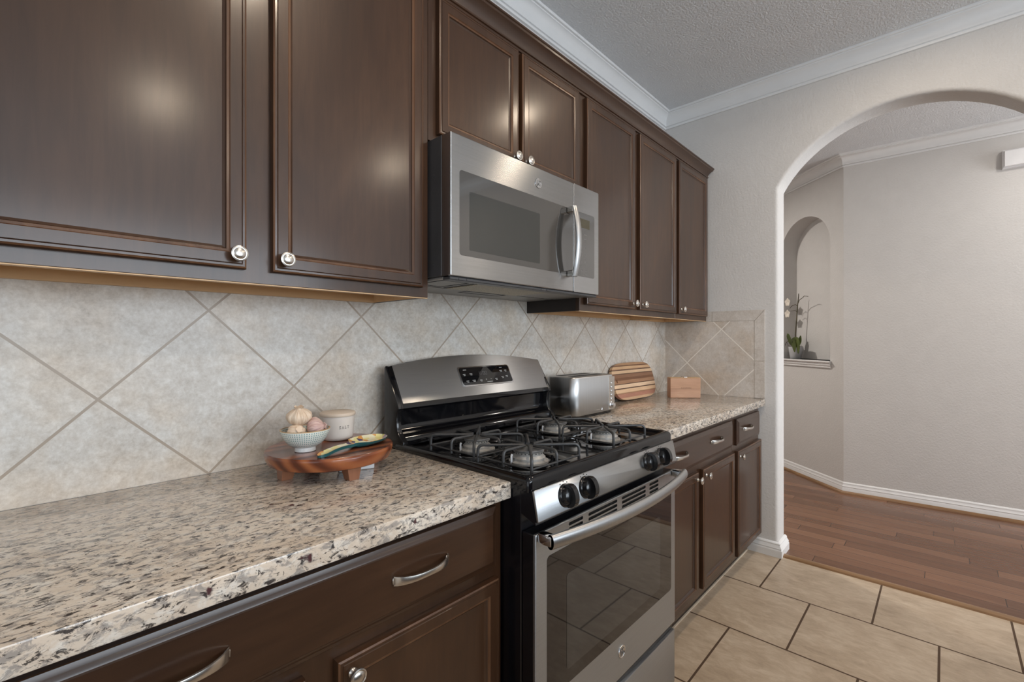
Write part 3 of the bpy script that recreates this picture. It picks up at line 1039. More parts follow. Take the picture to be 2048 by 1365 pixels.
# ------------------------------------------------------------------ gas range
X0, X1 = 0.834, 1.606
RC = (X0 + X1) / 2
R = thing('gas_range', 'black and stainless steel gas range with four burners between the countertops', 'range', (RC, -0.36, 0))
MB().box(X0, X1, -0.655, -0.060, 0.030, 0.9000, 0.002, 1).build('body', M['black_side'], R)
for sx in (X0 + 0.05, X1 - 0.05):
    for sy in (-0.60, -0.12):
        MB().lathe([(0.016, 0.0), (0.018, 0.004), (0.012, 0.010), (0.010, 0.031)], (sx, sy, 0), 16).build('foot', M['blackp'], R)

# cooktop: raised rounded rim with a sunken deck
CX0, CX1, CY0, CY1 = 0.8285, 1.6115, -0.686, -0.118
DZ = 0.921
GC = [(0.990, -0.545), (0.990, -0.332), (1.384, -0.545), (1.384, -0.335)]


def rring(x0, x1, y0, y1, r, z, n=6):
    return [(p[0], p[1], z) for p in rrect(x0, x1, y0, y1, r, n)]


mb = MB()
seq = [(0.0, 0.8985, 0.012), (0.0, 0.922, 0.012), (0.0012, 0.928, 0.013), (0.005, 0.9335, 0.015), (0.011, 0.9355, 0.018), (0.016, 0.9345, 0.020),
       (0.022, 0.929, 0.022), (0.028, 0.9225, 0.024), (0.034, DZ + 0.0002, 0.026)]
mb.loops([rring(CX0 + i, CX1 - i, CY0 + i, CY1 - i * 0.3, r, z) for i, z, r in seq], True, False)


def deck(u, v):
    x = CX0 + 0.034 + u * (CX1 - CX0 - 0.068)
    y = CY0 + 0.034 + v * (CY1 - CY0 - 0.044)
    z = DZ
    for gx, gy in GC:
        d = math.hypot(x - gx, y - gy)
        z -= 0.0065 * max(0.0, min(1.0, (0.105 - d) / 0.03)) - 0.0065 * max(0.0, min(1.0, (0.055 - d) / 0.02))
    e = min(u, 1 - u, v, 1 - v)
    if e < 0.001:
        z = DZ + 0.0002
    return (x, y, z)


mb.grid(deck, 84, 62)
cook = mb.build('cooktop', M['enamel'], R, sharp=40)
lab(cook, 'glossy black cooktop')

for k, (gx, gy) in enumerate(GC):
    rb = 0.044 if k != 1 else 0.041
    bb = MB().lathe([(0.056, DZ - 0.002), (0.056, DZ + 0.003), (rb + 0.003, DZ + 0.006), (rb + 0.003, DZ + 0.013), (rb - 0.006, DZ + 0.020), (rb - 0.003, DZ + 0.026),
                     (rb - 0.001, DZ + 0.029), (rb - 0.004, DZ + 0.0305)], (gx, gy, 0), 40)
    bo = lab(bb.build('burner', M['alu'], R), 'pale aluminium burner')
    MB().lathe([(rb - 0.002, DZ + 0.0305), (rb, DZ + 0.033), (rb - 0.001, DZ + 0.0355), (rb - 0.006, DZ + 0.037), (0.0005, DZ + 0.0365)], (gx, gy, 0), 40).build('burner_cap', M['cap'], bo)
    mh = MB()
    for i in range(26):
        a = 2 * PI * i / 26
        px, py = gx + (rb - 0.0022) * math.cos(a), gy + (rb - 0.0022) * math.sin(a)
        mh.lathe([(0.0014, DZ + 0.0255), (0.0014, DZ + 0.0285)], (px, py, 0), 6)
    mh.build('flame_ports', M['slot'], bo)
    MB().tube([(gx - 0.052, gy + 0.018, DZ - 0.003), (gx - 0.052, gy + 0.018, DZ + 0.020), (gx - 0.050, gy + 0.017, DZ + 0.024)], 0.003, 8).build('igniter', M['card'], bo)


def fillet(path, r, n=5):
    out = [Vector(path[0])]
    for i in range(1, len(path) - 1):
        a, p, c = Vector(path[i - 1]), Vector(path[i]), Vector(path[i + 1])
        u, w = (a - p).normalized(), (c - p).normalized()
        s, e = p + u * r, p + w * r
        for j in range(n + 1):
            t = j / n
            out.append(s * (1 - t) ** 2 + p * 2 * t * (1 - t) + e * t * t)
    out.append(Vector(path[-1]))
    return [tuple(v) for v in out]


for k, (gx, gy) in enumerate(GC):
    mb = MB()
    hx, hy, zb, zt = 0.1030, 0.0985, 0.9345, 0.9665
    w = 0.0034
    ring = [(gx - hx, gy - hy), (gx + hx, gy - hy), (gx + hx, gy + hy), (gx - hx, gy + hy)]
    for i in range(4):
        a, c = ring[i], ring[(i + 1) % 4]
        mb.tube([(a[0], a[1], zb), (c[0], c[1], zb)], 0.0030, 8)
    for sx, sy in ((-1, -1), (1, -1), (1, 1), (-1, 1), (-1, 0), (1, 0), (0, -1), (0, 1)):
        ox, oy = gx + sx * hx, gy + sy * hy
        L = math.hypot(sx * hx, sy * hy)
        stop = 0.014 if sx and sy else 0.018
        ex, ey = gx + sx * hx / L * stop, gy + sy * hy / L * stop
        foot = DZ if sx and sy else DZ + 0.004
        mb.tube(fillet([(ox, oy, foot), (ox, oy, zt), (ex, ey, zt - 0.001)], 0.016), 0.0042, 8)
    mb.build('grate', M['iron'], R)

# backguard: black housing, steel fascia, clock panel
yt, zt_, yb_, zb_ = -0.069, 1.172, -0.134, 1.052     # top and bottom edges of the sloping face


def sag(x):
    u = (x - RC) / ((X1 - X0) / 2)
    return 0.0305 * (1 - u * u)


def face_pt(x, t, off=0.0, bow=True):
    """point on the sloping fascia plane: t 0 bottom, 1 top edge; off metres in front of it"""
    k = t * (1 + sag(x) / (zt_ - zb_)) if bow else t
    y = yb_ + (yt - yb_) * k
    z = zb_ + (zt_ - zb_) * k
    return (x, y - 0.8826 * off, z + 0.4701 * off)


mb = MB()
xs = [X0 + 0.004 + (X1 - X0 - 0.008) * i / 32 for i in range(33)]
prof = []
for x in xs:
    s = sag(x)
    ytop = face_pt(x, 1.0)[1]
    prof.append([(x, -0.050, 0.925), (x, -0.050, zt_ + s - 0.004), (x, min(-0.0505, ytop + 0.006), zt_ + s + 0.001), (x, ytop, zt_ + s), (x, yb_ - 0.004, zb_ - 0.002),
                 (x, yb_ - 0.005, zb_ - 0.010), (x, yb_ + 0.008, zb_ - 0.017), (x, -0.112, zb_ - 0.020), (x, -0.108, 0.985), (x, -0.110, 0.972), (x, -0.118, 0.964),
                 (x, -0.130, 0.962), (x, -0.142, 0.957), (x, -0.150, 0.948), (x, -0.153, 0.936), (x, -0.153, 0.925)])
mb.loops(prof)
guard = lab(mb.build('backguard', M['enamel'], R, sharp=38), 'glossy black back panel')
for xa, xb_ in ((X0 - 0.003, X0 + 0.016), (X1 - 0.016, X1 + 0.003)):
    pl = [(-0.0575, 0.915), (-0.0575, zt_ - 0.002), (-0.062, zt_ + 0.003), (yt + 0.002, zt_ + 0.001), (yb_ - 0.005, zb_ + 0.001), (yb_ - 0.008, zb_ - 0.010),
          (yb_ + 0.000, zb_ - 0.022), (-0.130, 1.005), (-0.133, 0.975), (-0.142, 0.960), (-0.156, 0.950), (-0.166, 0.940), (-0.166, 0.915)]
    b = bmesh.new()
    f = b.faces.new([b.verts.new((xa, p[0], p[1])) for p in pl])
    ex = bmesh.ops.extrude_face_region(b, geom=[f])
    for g_ in ex['geom']:
        if isinstance(g_, bmesh.types.BMVert):
            g_.co.x = xb_
    bmesh.ops.recalc_face_normals(b, faces=b.faces[:])
    bmesh.ops.bevel(b, geom=[e for e in b.edges if abs(e.verts[0].co.x - e.verts[1].co.x) < 1e-6], offset=0.004, segments=2, affect='EDGES', profile=0.5)
    MB().bm(b).build('end_cap', M['blackp'], guard, sharp=40)
    b.free()
mb = MB()
fx0, fx1 = X0 + 0.019, X1 - 0.004
mb.grid(lambda u, v: face_pt(fx0 + u * (fx1 - fx0), 0.03 + v * 0.965, 0.0025), 30, 8)
rim = [face_pt(fx0 + (fx1 - fx0) * i / 30, 0.03, 0.0025) for i in range(31)] + [face_pt(fx1 - (fx1 - fx0) * i / 30, 0.995, 0.0025) for i in range(31)]
rim0 = [(p[0], p[1] + 0.003, p[2] - 0.002) for p in rim]
mb.loops([rim, rim0], False, False)
fascia = lab(mb.build('fascia', M['steel'], R, sharp=50), 'brushed stainless fascia')
# clock panel (rounded, set in a bright frame)


def slope_plate(x0, x1, t0, t1, r, off, thick, rr_=0.006):
    H = 0.1365
    pts = rrect(x0, x1, t0 * H, t1 * H, rr_, 5)
    mbp = MB()
    mbp.loops([[face_pt(p[0], p[1] / H, off - thick, False) for p in pts], [face_pt(p[0], p[1] / H, off, False) for p in pts]])
    return mbp


ck0, ck1 = 1.121, 1.394
fr = slope_plate(ck0, ck1, 0.30, 0.885, 0, 0.0050, 0.006, 0.012).build('clock_frame', M['chrome'], fascia)
slope_plate(ck0 + 0.005, ck1 - 0.005, 0.336, 0.850, 0, 0.0058, 0.002, 0.009).build('clock_panel', M['glass'], fascia)
mb = MB()


def dash(mbx, x, t, w, h, off=0.0063):
    H = 0.1365
    pts = [(x - w / 2, t - h / 2 / H), (x + w / 2, t - h / 2 / H), (x + w / 2, t + h / 2 / H), (x - w / 2, t + h / 2 / H)]
    mbx.loops([[face_pt(p[0], p[1], off - 0.0006, False) for p in pts], [face_pt(p[0], p[1], off, False) for p in pts]])


MARKS = ((1.152, 0.78, 0.016), (1.143, 0.65, 0.012), (1.177, 0.655, 0.013), (1.345, 0.80, 0.014), (1.340, 0.70, 0.014), (1.366, 0.70, 0.012),
         (1.150, 0.45, 0.013), (1.182, 0.46, 0.016), (1.218, 0.45, 0.012), (1.300, 0.46, 0.012), (1.338, 0.50, 0.012), (1.363, 0.52, 0.012))
for grp in range(3):
    mb = MB()
    for x, t, w in MARKS:
        if (0 if t < 0.6 else 1 if x < 1.25 else 2) != grp:
            continue
        dash(mb, x, t, w, 0.0020)
        if t < 0.72:
            dash(mb, x + 0.001, t - 0.035, w * 0.7, 0.0016)
    if grp == 0:
        dash(mb, 1.262, 0.385, 0.030, 0.0016)
        dash(mb, 1.246, 0.46, 0.006, 0.0012)
        dash(mb, 1.246, 0.46, 0.0012, 0.006)
        dash(mb, 1.272, 0.46, 0.006, 0.0012)
    mb.build('legend', M['legend'], fascia)
mb = MB()
for i, x in enumerate((1.226, 1.243, 1.255)):
    dash(mb, x - 0.004, 0.66, 0.0012, 0.014)
    dash(mb, x + 0.004, 0.66, 0.0012, 0.014)
    if i:
        dash(mb, x, 0.66 + 0.05, 0.007, 0.0012)
        dash(mb, x, 0.66 - 0.05, 0.007, 0.0012)
mb.build('clock_digits', M['dim'], fascia)

# control panel with its knobs
PT, PB = (-0.690, 0.9035), (-0.7045, 0.831)


def cp(x, t, off=0.0):
    y = PB[0] + (PT[0] - PB[0]) * t
    z = PB[1] + (PT[1] - PB[1]) * t
    n = Vector((0, -(PT[1] - PB[1]), PT[0] - PB[0])).normalized()
    return (x, y + n.y * off, z + n.z * off)


mb = MB()
mb.prism([(-0.6545, 0.8980), (PT[0] + 0.004, 0.8980), (PB[0] + 0.004, PB[1] - 0.006), (-0.6545, PB[1] + 0.012)], X0 + 0.001, X1 - 0.001, 'x')
mb.build('control_housing', M['black_side'], R)
mb = MB()
pts = rrect(X0 + 0.003, X1 - 0.002, 0.0, 0.0740, 0.004, 4)
mb.loops([[cp(p[0], p[1] / 0.0740, -0.003) for p in pts], [cp(p[0], p[1] / 0.0740, 0.002) for p in pts],
          [cp(RC + (p[0] - RC) * 0.9985, 0.5 + (p[1] / 0.0740 - 0.5) * 0.975, 0.003) for p in pts]])
cpan = lab(mb.build('control_panel', M['steel'], R, sharp=50), 'brushed stainless control panel')
for kx in (0.951, 1.041, 1.398, 1.490):
    cz = 0.50
    n = Vector(cp(0, 0, 1)) - Vector(cp(0, 0, 0))
    up = (Vector(cp(0, 1)) - Vector(cp(0, 0))).normalized()
    side = Vector((1, 0, 0))
    c0 = Vector(cp(kx, cz, 0.0028))

    def ringk(r, h, m=32):
        r, h = r * 1.1, h * 1.1
        return [tuple(c0 + side * (r * math.cos(2 * PI * i / m)) + up * (r * math.sin(2 * PI * i / m)) + n * h) for i in range(m)]
    mb = MB()
    mb.loops([ringk(0.0265, 0), ringk(0.0265, 0.002), ringk(0.0250, 0.005), ringk(0.0225, 0.0065), ringk(0.0215, 0.012), ringk(0.0195, 0.0175), ringk(0.0150, 0.0200), ringk(0.006, 0.0210)])
    ko = lab(mb.build('knob', M['blackp'], R, sharp=40), 'black burner knob')
    mb = MB()
    for s0 in (0,):
        prof_ = []
        for i in range(17):
            a = PI * i / 16
            prof_.append((0.0285 * math.cos(a), 0.008 + 0.030 * math.sin(a) ** 0.6))
        lo = [tuple(c0 + up * p[0] + n * p[1] - side * 0.0085) for p in prof_]
        hi = [tuple(c0 + up * p[0] + n * p[1] + side * 0.0085) for p in prof_]
        mb.loops([lo, hi])
    mb.build('grip', M['blackp'], ko, sharp=40)
    mb = MB()
    for dx, du in ((-0.014, 0.030), (0.0, 0.034), (0.014, 0.030)):
        q0 = Vector(cp(kx + dx, cz, 0.0031)) + up * du
        mb.loops([[tuple(q0 + side * a + up * b2) for a, b2 in ((-.0016, -.0016), (.0016, -.0016), (.0016, .0016), (-.0016, .0016))],
                  [tuple(q0 + side * a + up * b2 + n * 0.0003) for a, b2 in ((-.0016, -.0016), (.0016, -.0016), (.0016, .0016), (-.0016, .0016))]])
    mb.build('dial_marks', M['ink'], ko)

# oven door
DT, DB = 0.802, 0.262
DX0, DX1 = X0 + 0.001, X1 - 0.001
MB().box(DX0 + 0.001, DX1 - 0.001, -0.692, -0.657, DB + 0.002, DT - 0.002, 0.002, 1).build('door_core', M['black_side'], R)
mb = MB()
vents = []
for (a, c) in ((0.966, 1.030), (1.056, 1.206), (1.233, 1.383), (1.409, 1.473)):
    for z in (0.7905, 0.7775, 0.7645):
        vents.append(rrect(a, c, z - 0.0042, z + 0.0042, 0.004, 4))
win = rrect(0.877, 1.572, 0.388, 0.738, 0.012, 5)
win = [(p[0], p[1] + (0.0 if p[1] < 0.6 else 0.018 * (1 - ((p[0] - 1.2245) / 0.35) ** 2) * 0)) for p in win]
mb.plate(DX0, DX1, DB, DT, 0.006, vents + [win], -0.7000, -0.6922, 0.003)
door = lab(mb.build('oven_door', M['steel_v'], R, sharp=30), 'stainless oven door')
MB().prism(rrect(0.8772, 1.5718, 0.3882, 0.7378, 0.012, 5), -0.7004, -0.6935, 'y').build('door_glass', M['glass'], door, sharp=30)
MB().prism(rrect(0.957, 1.484, 0.424, 0.668, 0.010, 5), -0.7009, -0.7000, 'y').build('inner_window', M['glass2'], door, sharp=30)
mb = MB()
for v_ in vents:
    cx_ = sum(p[0] for p in v_) / len(v_)
    cz_ = sum(p[1] for p in v_) / len(v_)
    mb.box(min(p[0] for p in v_), max(p[0] for p in v_), -0.6935, -0.6925, cz_ - 0.0046, cz_ + 0.0046)
mb.build('vent_slots', M['slot'], door)
# bowed handle on two posts
mb = MB()
rings = []
HX0, HX1 = 0.842, 1.598
for i in range(33):
    t_ = -1 + 2 * i / 32
    x = (HX0 + HX1) / 2 + t_ * (HX1 - HX0) / 2
    yy = -0.738 - 0.040 * (1 - t_ * t_)
    ring = []
    for j in range(20):
        a = 2 * PI * j / 20
        ring.append((x, yy + 0.0105 * math.cos(a), 0.7945 + 0.0175 * math.sin(a)))
    rings.append(ring)
mb.loops(rings)
hnd = lab(mb.build('handle', M['steel_h'], door, sharp=40), 'bowed stainless handle')
for hx in (HX0 + 0.010, HX1 - 0.010):
    MB().box(hx - 0.012, hx + 0.012, -0.742, -0.7002, 0.782, 0.808, 0.005, 2).build('handle_post', M['chrome'], door)


def badge(parent, cx, y, cz, r):
    m1 = MB().lathe([(r, 0), (r, 0.0012), (r * 0.96, 0.0022), (r * 0.86, 0.0022), (r * 0.82, 0.0014), (0.0005, 0.0014)], (cx, y, cz), 36, '-y')
    bo_ = lab(m1.build('badge', M['chrome'], parent, sharp=40), 'round metal badge')
    yy_ = y - 0.0016
    m2 = MB()
    S = r * 0.62

    def st(pts, w=0.09):
        m2.tube([(cx + px * S, yy_, cz + pz * S) for px, pz in pts], w * S, 6)
    # flowing monogram strokes, G then E
    st([(-0.05, 0.62), (-0.30, 0.80), (-0.62, 0.62), (-0.78, 0.15), (-0.70, -0.40), (-0.40, -0.62), (-0.12, -0.35), (-0.10, 0.02), (-0.42, 0.05)])
    st([(-0.10, 0.0), (-0.18, -0.55), (-0.42, -0.85), (-0.66, -0.72)])
    st([(0.72, 0.55), (0.55, 0.80), (0.28, 0.70), (0.22, 0.35), (0.45, 0.12), (0.20, -0.05), (0.12, -0.45), (0.36, -0.72), (0.64, -0.58), (0.80, -0.20)])
    for k_ in range(4):
        a0 = PI / 4 + k_ * PI / 2
        m2.tube([(cx + r * 0.74 * math.cos(a0 + d_ * 0.1), yy_, cz + r * 0.74 * math.sin(a0 + d_ * 0.1)) for d_ in range(-5, 6)], 0.035 * S, 6)
    m2.build('monogram', M['cap'], bo_)
    return bo_


badge(door, 1.231, -0.7002, 0.338, 0.0185)
mb = MB()
mb.box(X0 + 0.002, X1 - 0.002, -0.7000, -0.657, 0.048, 0.236, 0.004, 2)
drw = lab(mb.build('storage_drawer', M['steel_v'], R), 'stainless storage drawer')
mb = MB()
xsd = [X0 + 0.02 + (X1 - X0 - 0.04) * i / 24 for i in range(25)]
mb.loops([[(x, -0.6995, 0.2365), (x, -0.6995, 0.2600 - 0.0 * x), (x, -0.668, 0.2600), (x, -0.668, 0.2365)] for x in xsd])
MB().box(X0 + 0.004, X1 - 0.004, -0.690, -0.657, 0.2365, 0.2615).build('drawer_grip', M['blackp'], drw)

# ------------------------------------------------------------------ microwave over the range
MX0, MX1, MZ0, MZ1, MYF = 0.834, 1.592, 1.440, 1.8440, -0.392
W = thing('microwave', 'stainless over-the-range microwave mounted under the short wall cabinet', 'microwave', ((MX0 + MX1) / 2, -0.01, MZ0))
mb = MB().box(MX0, MX1, -0.352, -0.0065, MZ0 + 0.002, MZ1, 0.002, 1)
for z in (1.4745, 1.735):
    mb.lathe([(0.0045, -0.0012), (0.0045, 0.001)], (MX0, -0.315, z), 14, 'x')
body = lab(mb.build('body', M['grey_side'], W), 'charcoal painted case')
xs_ = 1.4225
for nm, a, c in (('door', MX0, xs_ - 0.0008), ('control_panel', xs_ + 0.0008, MX1)):
    glx = (0.867, xs_ - 0.006) if nm == 'door' else (xs_ + 0.006, 1.562)
    r_ = 0.012
    hole = rrect(glx[0], glx[1], 1.5015, 1.7445, 0.010, 5)
    mb = MB()
    mb.plate(a, c, MZ0, MZ1, 0.004, [hole], MYF, MYF + 0.010, 0.0035 if nm == 'door' else 0.0012)
    mb.box(a + 0.001, c - 0.001, MYF + 0.0105, -0.3525, MZ0 + 0.001, MZ1 - 0.001)
    p = lab(mb.build(nm, M['steel'], W, sharp=30), 'brushed stainless front')
    h2 = rrect(glx[0] + 0.0003, glx[1] - 0.0003, 1.5018, 1.7442, 0.010, 5)
    MB().prism(h2, MYF - 0.0002, MYF + 0.0035, 'y').build('glass', M['mwglass'], p, sharp=30)
    if nm == 'door':
        MB().prism(rrect(0.905, 1.225, 1.520, 1.690, 0.004, 3), MYF - 0.0005, MYF - 0.0001, 'y').build('window_screen', M['mwmesh'], p, sharp=30)
        mb = MB()
        rings = []
        for i in range(25):
            t_ = -1 + 2 * i / 24
            z = 1.619 + t_ * 0.128
            yy = -0.418 - 0.020 * (1 - t_ * t_)
            hw = 0.0125 + 0.0025 * (1 - t_ * t_)
            ring = []
            for j in range(16):
                a_ = 2 * PI * j / 16
                ring.append((1.391 + hw * math.cos(a_), yy + 0.0075 * math.sin(a_), z))
            rings.append(ring)
        mb.loops(rings)
        hd_ = lab(mb.build('handle', M['steel_h'], p, sharp=40), 'curved steel handle')
        for z in (1.503, 1.735):
            MB().box(1.379, 1.403, -0.421, MYF - 0.0003, z - 0.011, z + 0.011, 0.003, 1).build('handle_post', M['nickel'], hd_)
        badge(p, 1.2165, MYF - 0.0002, 1.7915, 0.0165)
    else:
        MB().box(1.462, 1.528, MYF - 0.0006, MYF - 0.0001, 1.688, 1.722).build('display', M['display'], p)
        mb = MB()

        def mk(x, z, w=0.009, h=0.0022):
            mb.box(x - w / 2, x + w / 2, MYF - 0.0006, MYF - 0.0001, z - h / 2, z + h / 2)
        for x, z in ((1.462, 1.664), (1.500, 1.663), (1.462, 1.648), (1.500, 1.646)):
            mk(x, z, 0.016)
        mb.build('legend', M['dim'], p)
        mb = MB()
        for rw, z in enumerate((1.612, 1.594, 1.576, 1.558)):
            for x in (1.452, 1.474, 1.497):
                mk(x, z, 0.004, 0.0055)
        mk(1.474, 1.538, 0.005, 0.006)
        mb.build('legend', M['dim'], p)
        mb = MB()
        for z in (1.523, 1.511):
            for x in (1.446, 1.474, 1.505):
                mk(x, z, 0.012)
        mb.build('legend', M['dim'], p)
# underside
mb = MB()
mb.box(MX0 + 0.004, MX1 - 0.004, -0.386, -0.352, MZ0 - 0.010, MZ0 - 0.0002, 0.002, 1)
for x in (0.875, 0.905, 1.245, 1.275):
    mb.box(x - 0.006, x + 0.006, -0.3875, -0.3861, MZ0 - 0.008, MZ0 - 0.003)
mb.build('front_vent', M['grey_side'], W)
mb = MB().box(MX0 + 0.006, MX1 - 0.006, -0.3515, -0.010, MZ0 - 0.006, MZ0 + 0.0015, 0.002, 1)
und = lab(mb.build('underside', M['mwunder'], W), 'grey underside with filters')
for a in (1.010, 1.290):
    pass
MB().box(0.990, 1.330, -0.345, -0.185, MZ0 - 0.0085, MZ0 - 0.0062, 0.001, 1).build('grease_filter', M['filter'], und)
mb = MB()
mb.box(MX0 + 0.010, MX1 - 0.010, -0.178, -0.174, MZ0 - 0.0068, MZ0 - 0.0061)
for (a, c) in ((0.975, 0.985), (1.335, 1.345)):
    mb.box(a, c - 0.005, -0.345, -0.185, MZ0 - 0.0068, MZ0 - 0.0061)
for (x0_, x1_, y0_, y1_) in ((0.855, 0.955, -0.335, -0.200), (1.10, 1.30, -0.160, -0.110)):
    for bx in ((x0_, x0_ + 0.004, y0_, y1_), (x1_ - 0.004, x1_, y0_, y1_), (x0_, x1_, y0_, y0_ + 0.004), (x0_, x1_, y1_ - 0.004, y1_)):
        mb.box(*bx, MZ0 - 0.0070, MZ0 - 0.0061)
mb.build('seams', M['slot'], und)

# ------------------------------------------------------------------ things on the right countertop
ZK = 0.9142
T = thing('toaster', 'brushed steel toaster on the right countertop beside the range', 'toaster', (1.82, -0.15, ZK))
TX0, TX1, TY0, TY1 = 1.655, 1.985, -0.236, -0.066


def plan(i, z, r):
    return [(p[0], p[1], z) for p in rrect(TX0 + i, TX1 - i, TY0 + i, TY1 - i, r, 8)]


mb = MB().loops([plan(0.001, ZK + 0.014, 0.034), plan(0.0, ZK + 0.016, 0.035), plan(0.0, ZK + 0.176, 0.035), plan(0.003, ZK + 0.182, 0.033), plan(0.010, ZK + 0.1845, 0.030)])
tb = lab(mb.build('housing', M['steel_t'], T, sharp=40), 'brushed steel housing')
MB().loops([plan(0.006, ZK + 0.004, 0.03), plan(0.003, ZK + 0.0138, 0.033)]).build('base', M['blackp'], T)
for fx in (TX0 + 0.05, TX1 - 0.05):
    for fy in (TY0 + 0.03, TY1 - 0.03):
        MB().lathe([(0.010, 0), (0.011, 0.002), (0.011, 0.006)], (fx, fy, ZK), 14).build('foot', M['blackp'], T)
mb = MB()
for yy in (-0.185, -0.117):
    mb.box(TX0 + 0.04, TX1 - 0.06, yy - 0.016, yy + 0.016, ZK + 0.1846, ZK + 0.1856)
mb.build('bread_slots', M['slot'], T)
MB().box(1.928, 1.979, TY0 - 0.0012, TY0 + 0.001, ZK + 0.018, ZK + 0.174, 0.0005, 1).build('control_strip', M['nickel'], T)
for i in range(5):
    lab(MB().lathe([(0.0062, 0.0), (0.0062, 0.0025), (0.005, 0.0035), (0.0005, 0.0038)], (1.950, TY0 - 0.0012, ZK + 0.143 - i * 0.0185), 16, '-y').build('button', M['chrome'], T), 'small round chrome button')
dl = MB().lathe([(0.0155, 0.0), (0.0155, 0.003), (0.0125, 0.005), (0.0120, 0.016), (0.0105, 0.018), (0.0005, 0.0182)], (1.948, TY0 - 0.0012, ZK + 0.040), 28, '-y').build('dial', M['chrome'], T)
mb = MB()
mb.tube([(1.866, TY0 - 0.0004, ZK + 0.024), (1.870, TY0 - 0.0004, ZK + 0.034), (1.874, TY0 - 0.0004, ZK + 0.024)], 0.0008, 6)
for i in range(7):
    mb.box(1.815 + i * 0.0055, 1.8185 + i * 0.0055, TY0 - 0.0005, TY0 + 0.0002, ZK + 0.0265, ZK + 0.029)
mb.build('legend', M['chrome'], T)

# striped cutting board leaning on the back wall (local: x along, z up, y thickness)
lean = math.atan2(0.055, 0.21)
Bd = thing('cutting_board', 'striped two-tone wooden cutting board leaning on the backsplash behind the toaster', 'cutting board', (2.528, -0.0795, ZK + 0.0050), rot=(-lean, 0, 0))
out = []
for i in range(72):
    a = 2 * PI * i / 72
    c_, s_ = math.cos(a), math.sin(a)
    ex_, ez_ = 0.42, 0.62
    px = 0.246 * math.copysign(abs(c_) ** ex_, c_)
    pz = 0.1085 * math.copysign(abs(s_) ** ez_, s_)
    out.append((px, 0.1085 + pz))
hole = [(-0.205 + 0.006 * math.cos(2 * PI * i / 14), 0.112 + 0.009 * math.sin(2 * PI * i / 14)) for i in range(14)]
mb = MB()
mb.holed(out, [hole], 0.0, 0.018, 'y')
bo = mb.build('board', M['board'], Bd, sharp=40)
lab(bo, 'board glued from dark and pale wood strips')

# small wooden box, turned towards the room
bx, by = 2.702, -0.194
ang = math.atan2(-0.132, 0.121)
Bx = thing('wooden_box', 'small acacia wood box standing in the corner of the right countertop', 'box', (bx, by, ZK), rot=(0, 0, ang))
MB().box(0, 0.181, 0.0, 0.062, 0.0, 0.119, 0.0015, 1).build('case', M['acacia'], Bx)
mb = MB().box(0.0005, 0.1805, 0.0005, 0.0615, 0.1192, 0.1215, 0.0008, 1)
mb.build('lid', M['maple'], Bx)
mb = MB().lathe([(0.004, 0.1216), (0.003, 0.124), (0.006, 0.128), (0.0005, 0.1295)], (0.075, 0.022, 0), 14)
mb.build('lid_knob', M['chrome'], Bx)
mb = MB().box(0.086, 0.108, 0.016, 0.030, 0.1216, 0.1255, 0.001, 1)
mb.build('clasp', M['nickel'], Bx)
mb = MB()
for i in range(8):
    x_ = 0.064 + i * 0.0078
    mb.box(x_, x_ + 0.0055, -0.0004, 0.0002, 0.0578, 0.0588)
    mb.box(x_, x_ + 0.0012, -0.0004, 0.0002, 0.0578, 0.0628)
    if i % 2:
        mb.box(x_ + 0.0043, x_ + 0.0055, -0.0004, 0.0002, 0.0578, 0.0628)
    else:
        mb.box(x_, x_ + 0.005, -0.0004, 0.0002, 0.0616, 0.0628)
mb.build('branding', M['burnt'], Bx)
MB().box(0.0003, 0.1807, -0.0002, 0.0004, 0.0535, 0.0545).build('seam', M['burnt'], Bx)

# ------------------------------------------------------------------ things on the left countertop
SX, SY = 0.581, -0.204
S = thing('serving_stand', 'round reddish-brown wooden serving stand on the left countertop', 'stand', (SX, SY, ZK))
ztp = 0.9800
MB().lathe([(0.0005, ztp - 0.035), (0.142, ztp - 0.035), (0.151, ztp - 0.031), (0.156, ztp - 0.020), (0.159, ztp - 0.008), (0.1585, ztp - 0.003), (0.156, ztp), (0.0005, ztp)],
           (SX, SY, 0), 96).build('top', M['stand'], S, sharp=40)
for a in (178, 268, 358, 88):
    lx, ly = SX + 0.117 * math.cos(math.radians(a)), SY + 0.117 * math.sin(math.radians(a))
    mb = MB()
    rr_ = []
    for z, h in ((ZK, 0.0130), (ZK + 0.010, 0.0145), (ztp - 0.0352, 0.0185)):
        ca, sa = math.cos(math.radians(a + 3)), math.sin(math.radians(a + 3))
        off = (z - ZK) * 0.15
        cx_, cy_ = lx - off * math.cos(math.radians(a)), ly - off * math.sin(math.radians(a))
        rr_.append([(cx_ + u * ca - v_ * sa, cy_ + u * sa + v_ * ca, z) for u, v_ in ((-h, -h), (h, -h), (h, h), (-h, h))])
    mb.loops(rr_)
    mb.build('leg', M['stand_leg'], S)

ZS = ztp + 0.0003
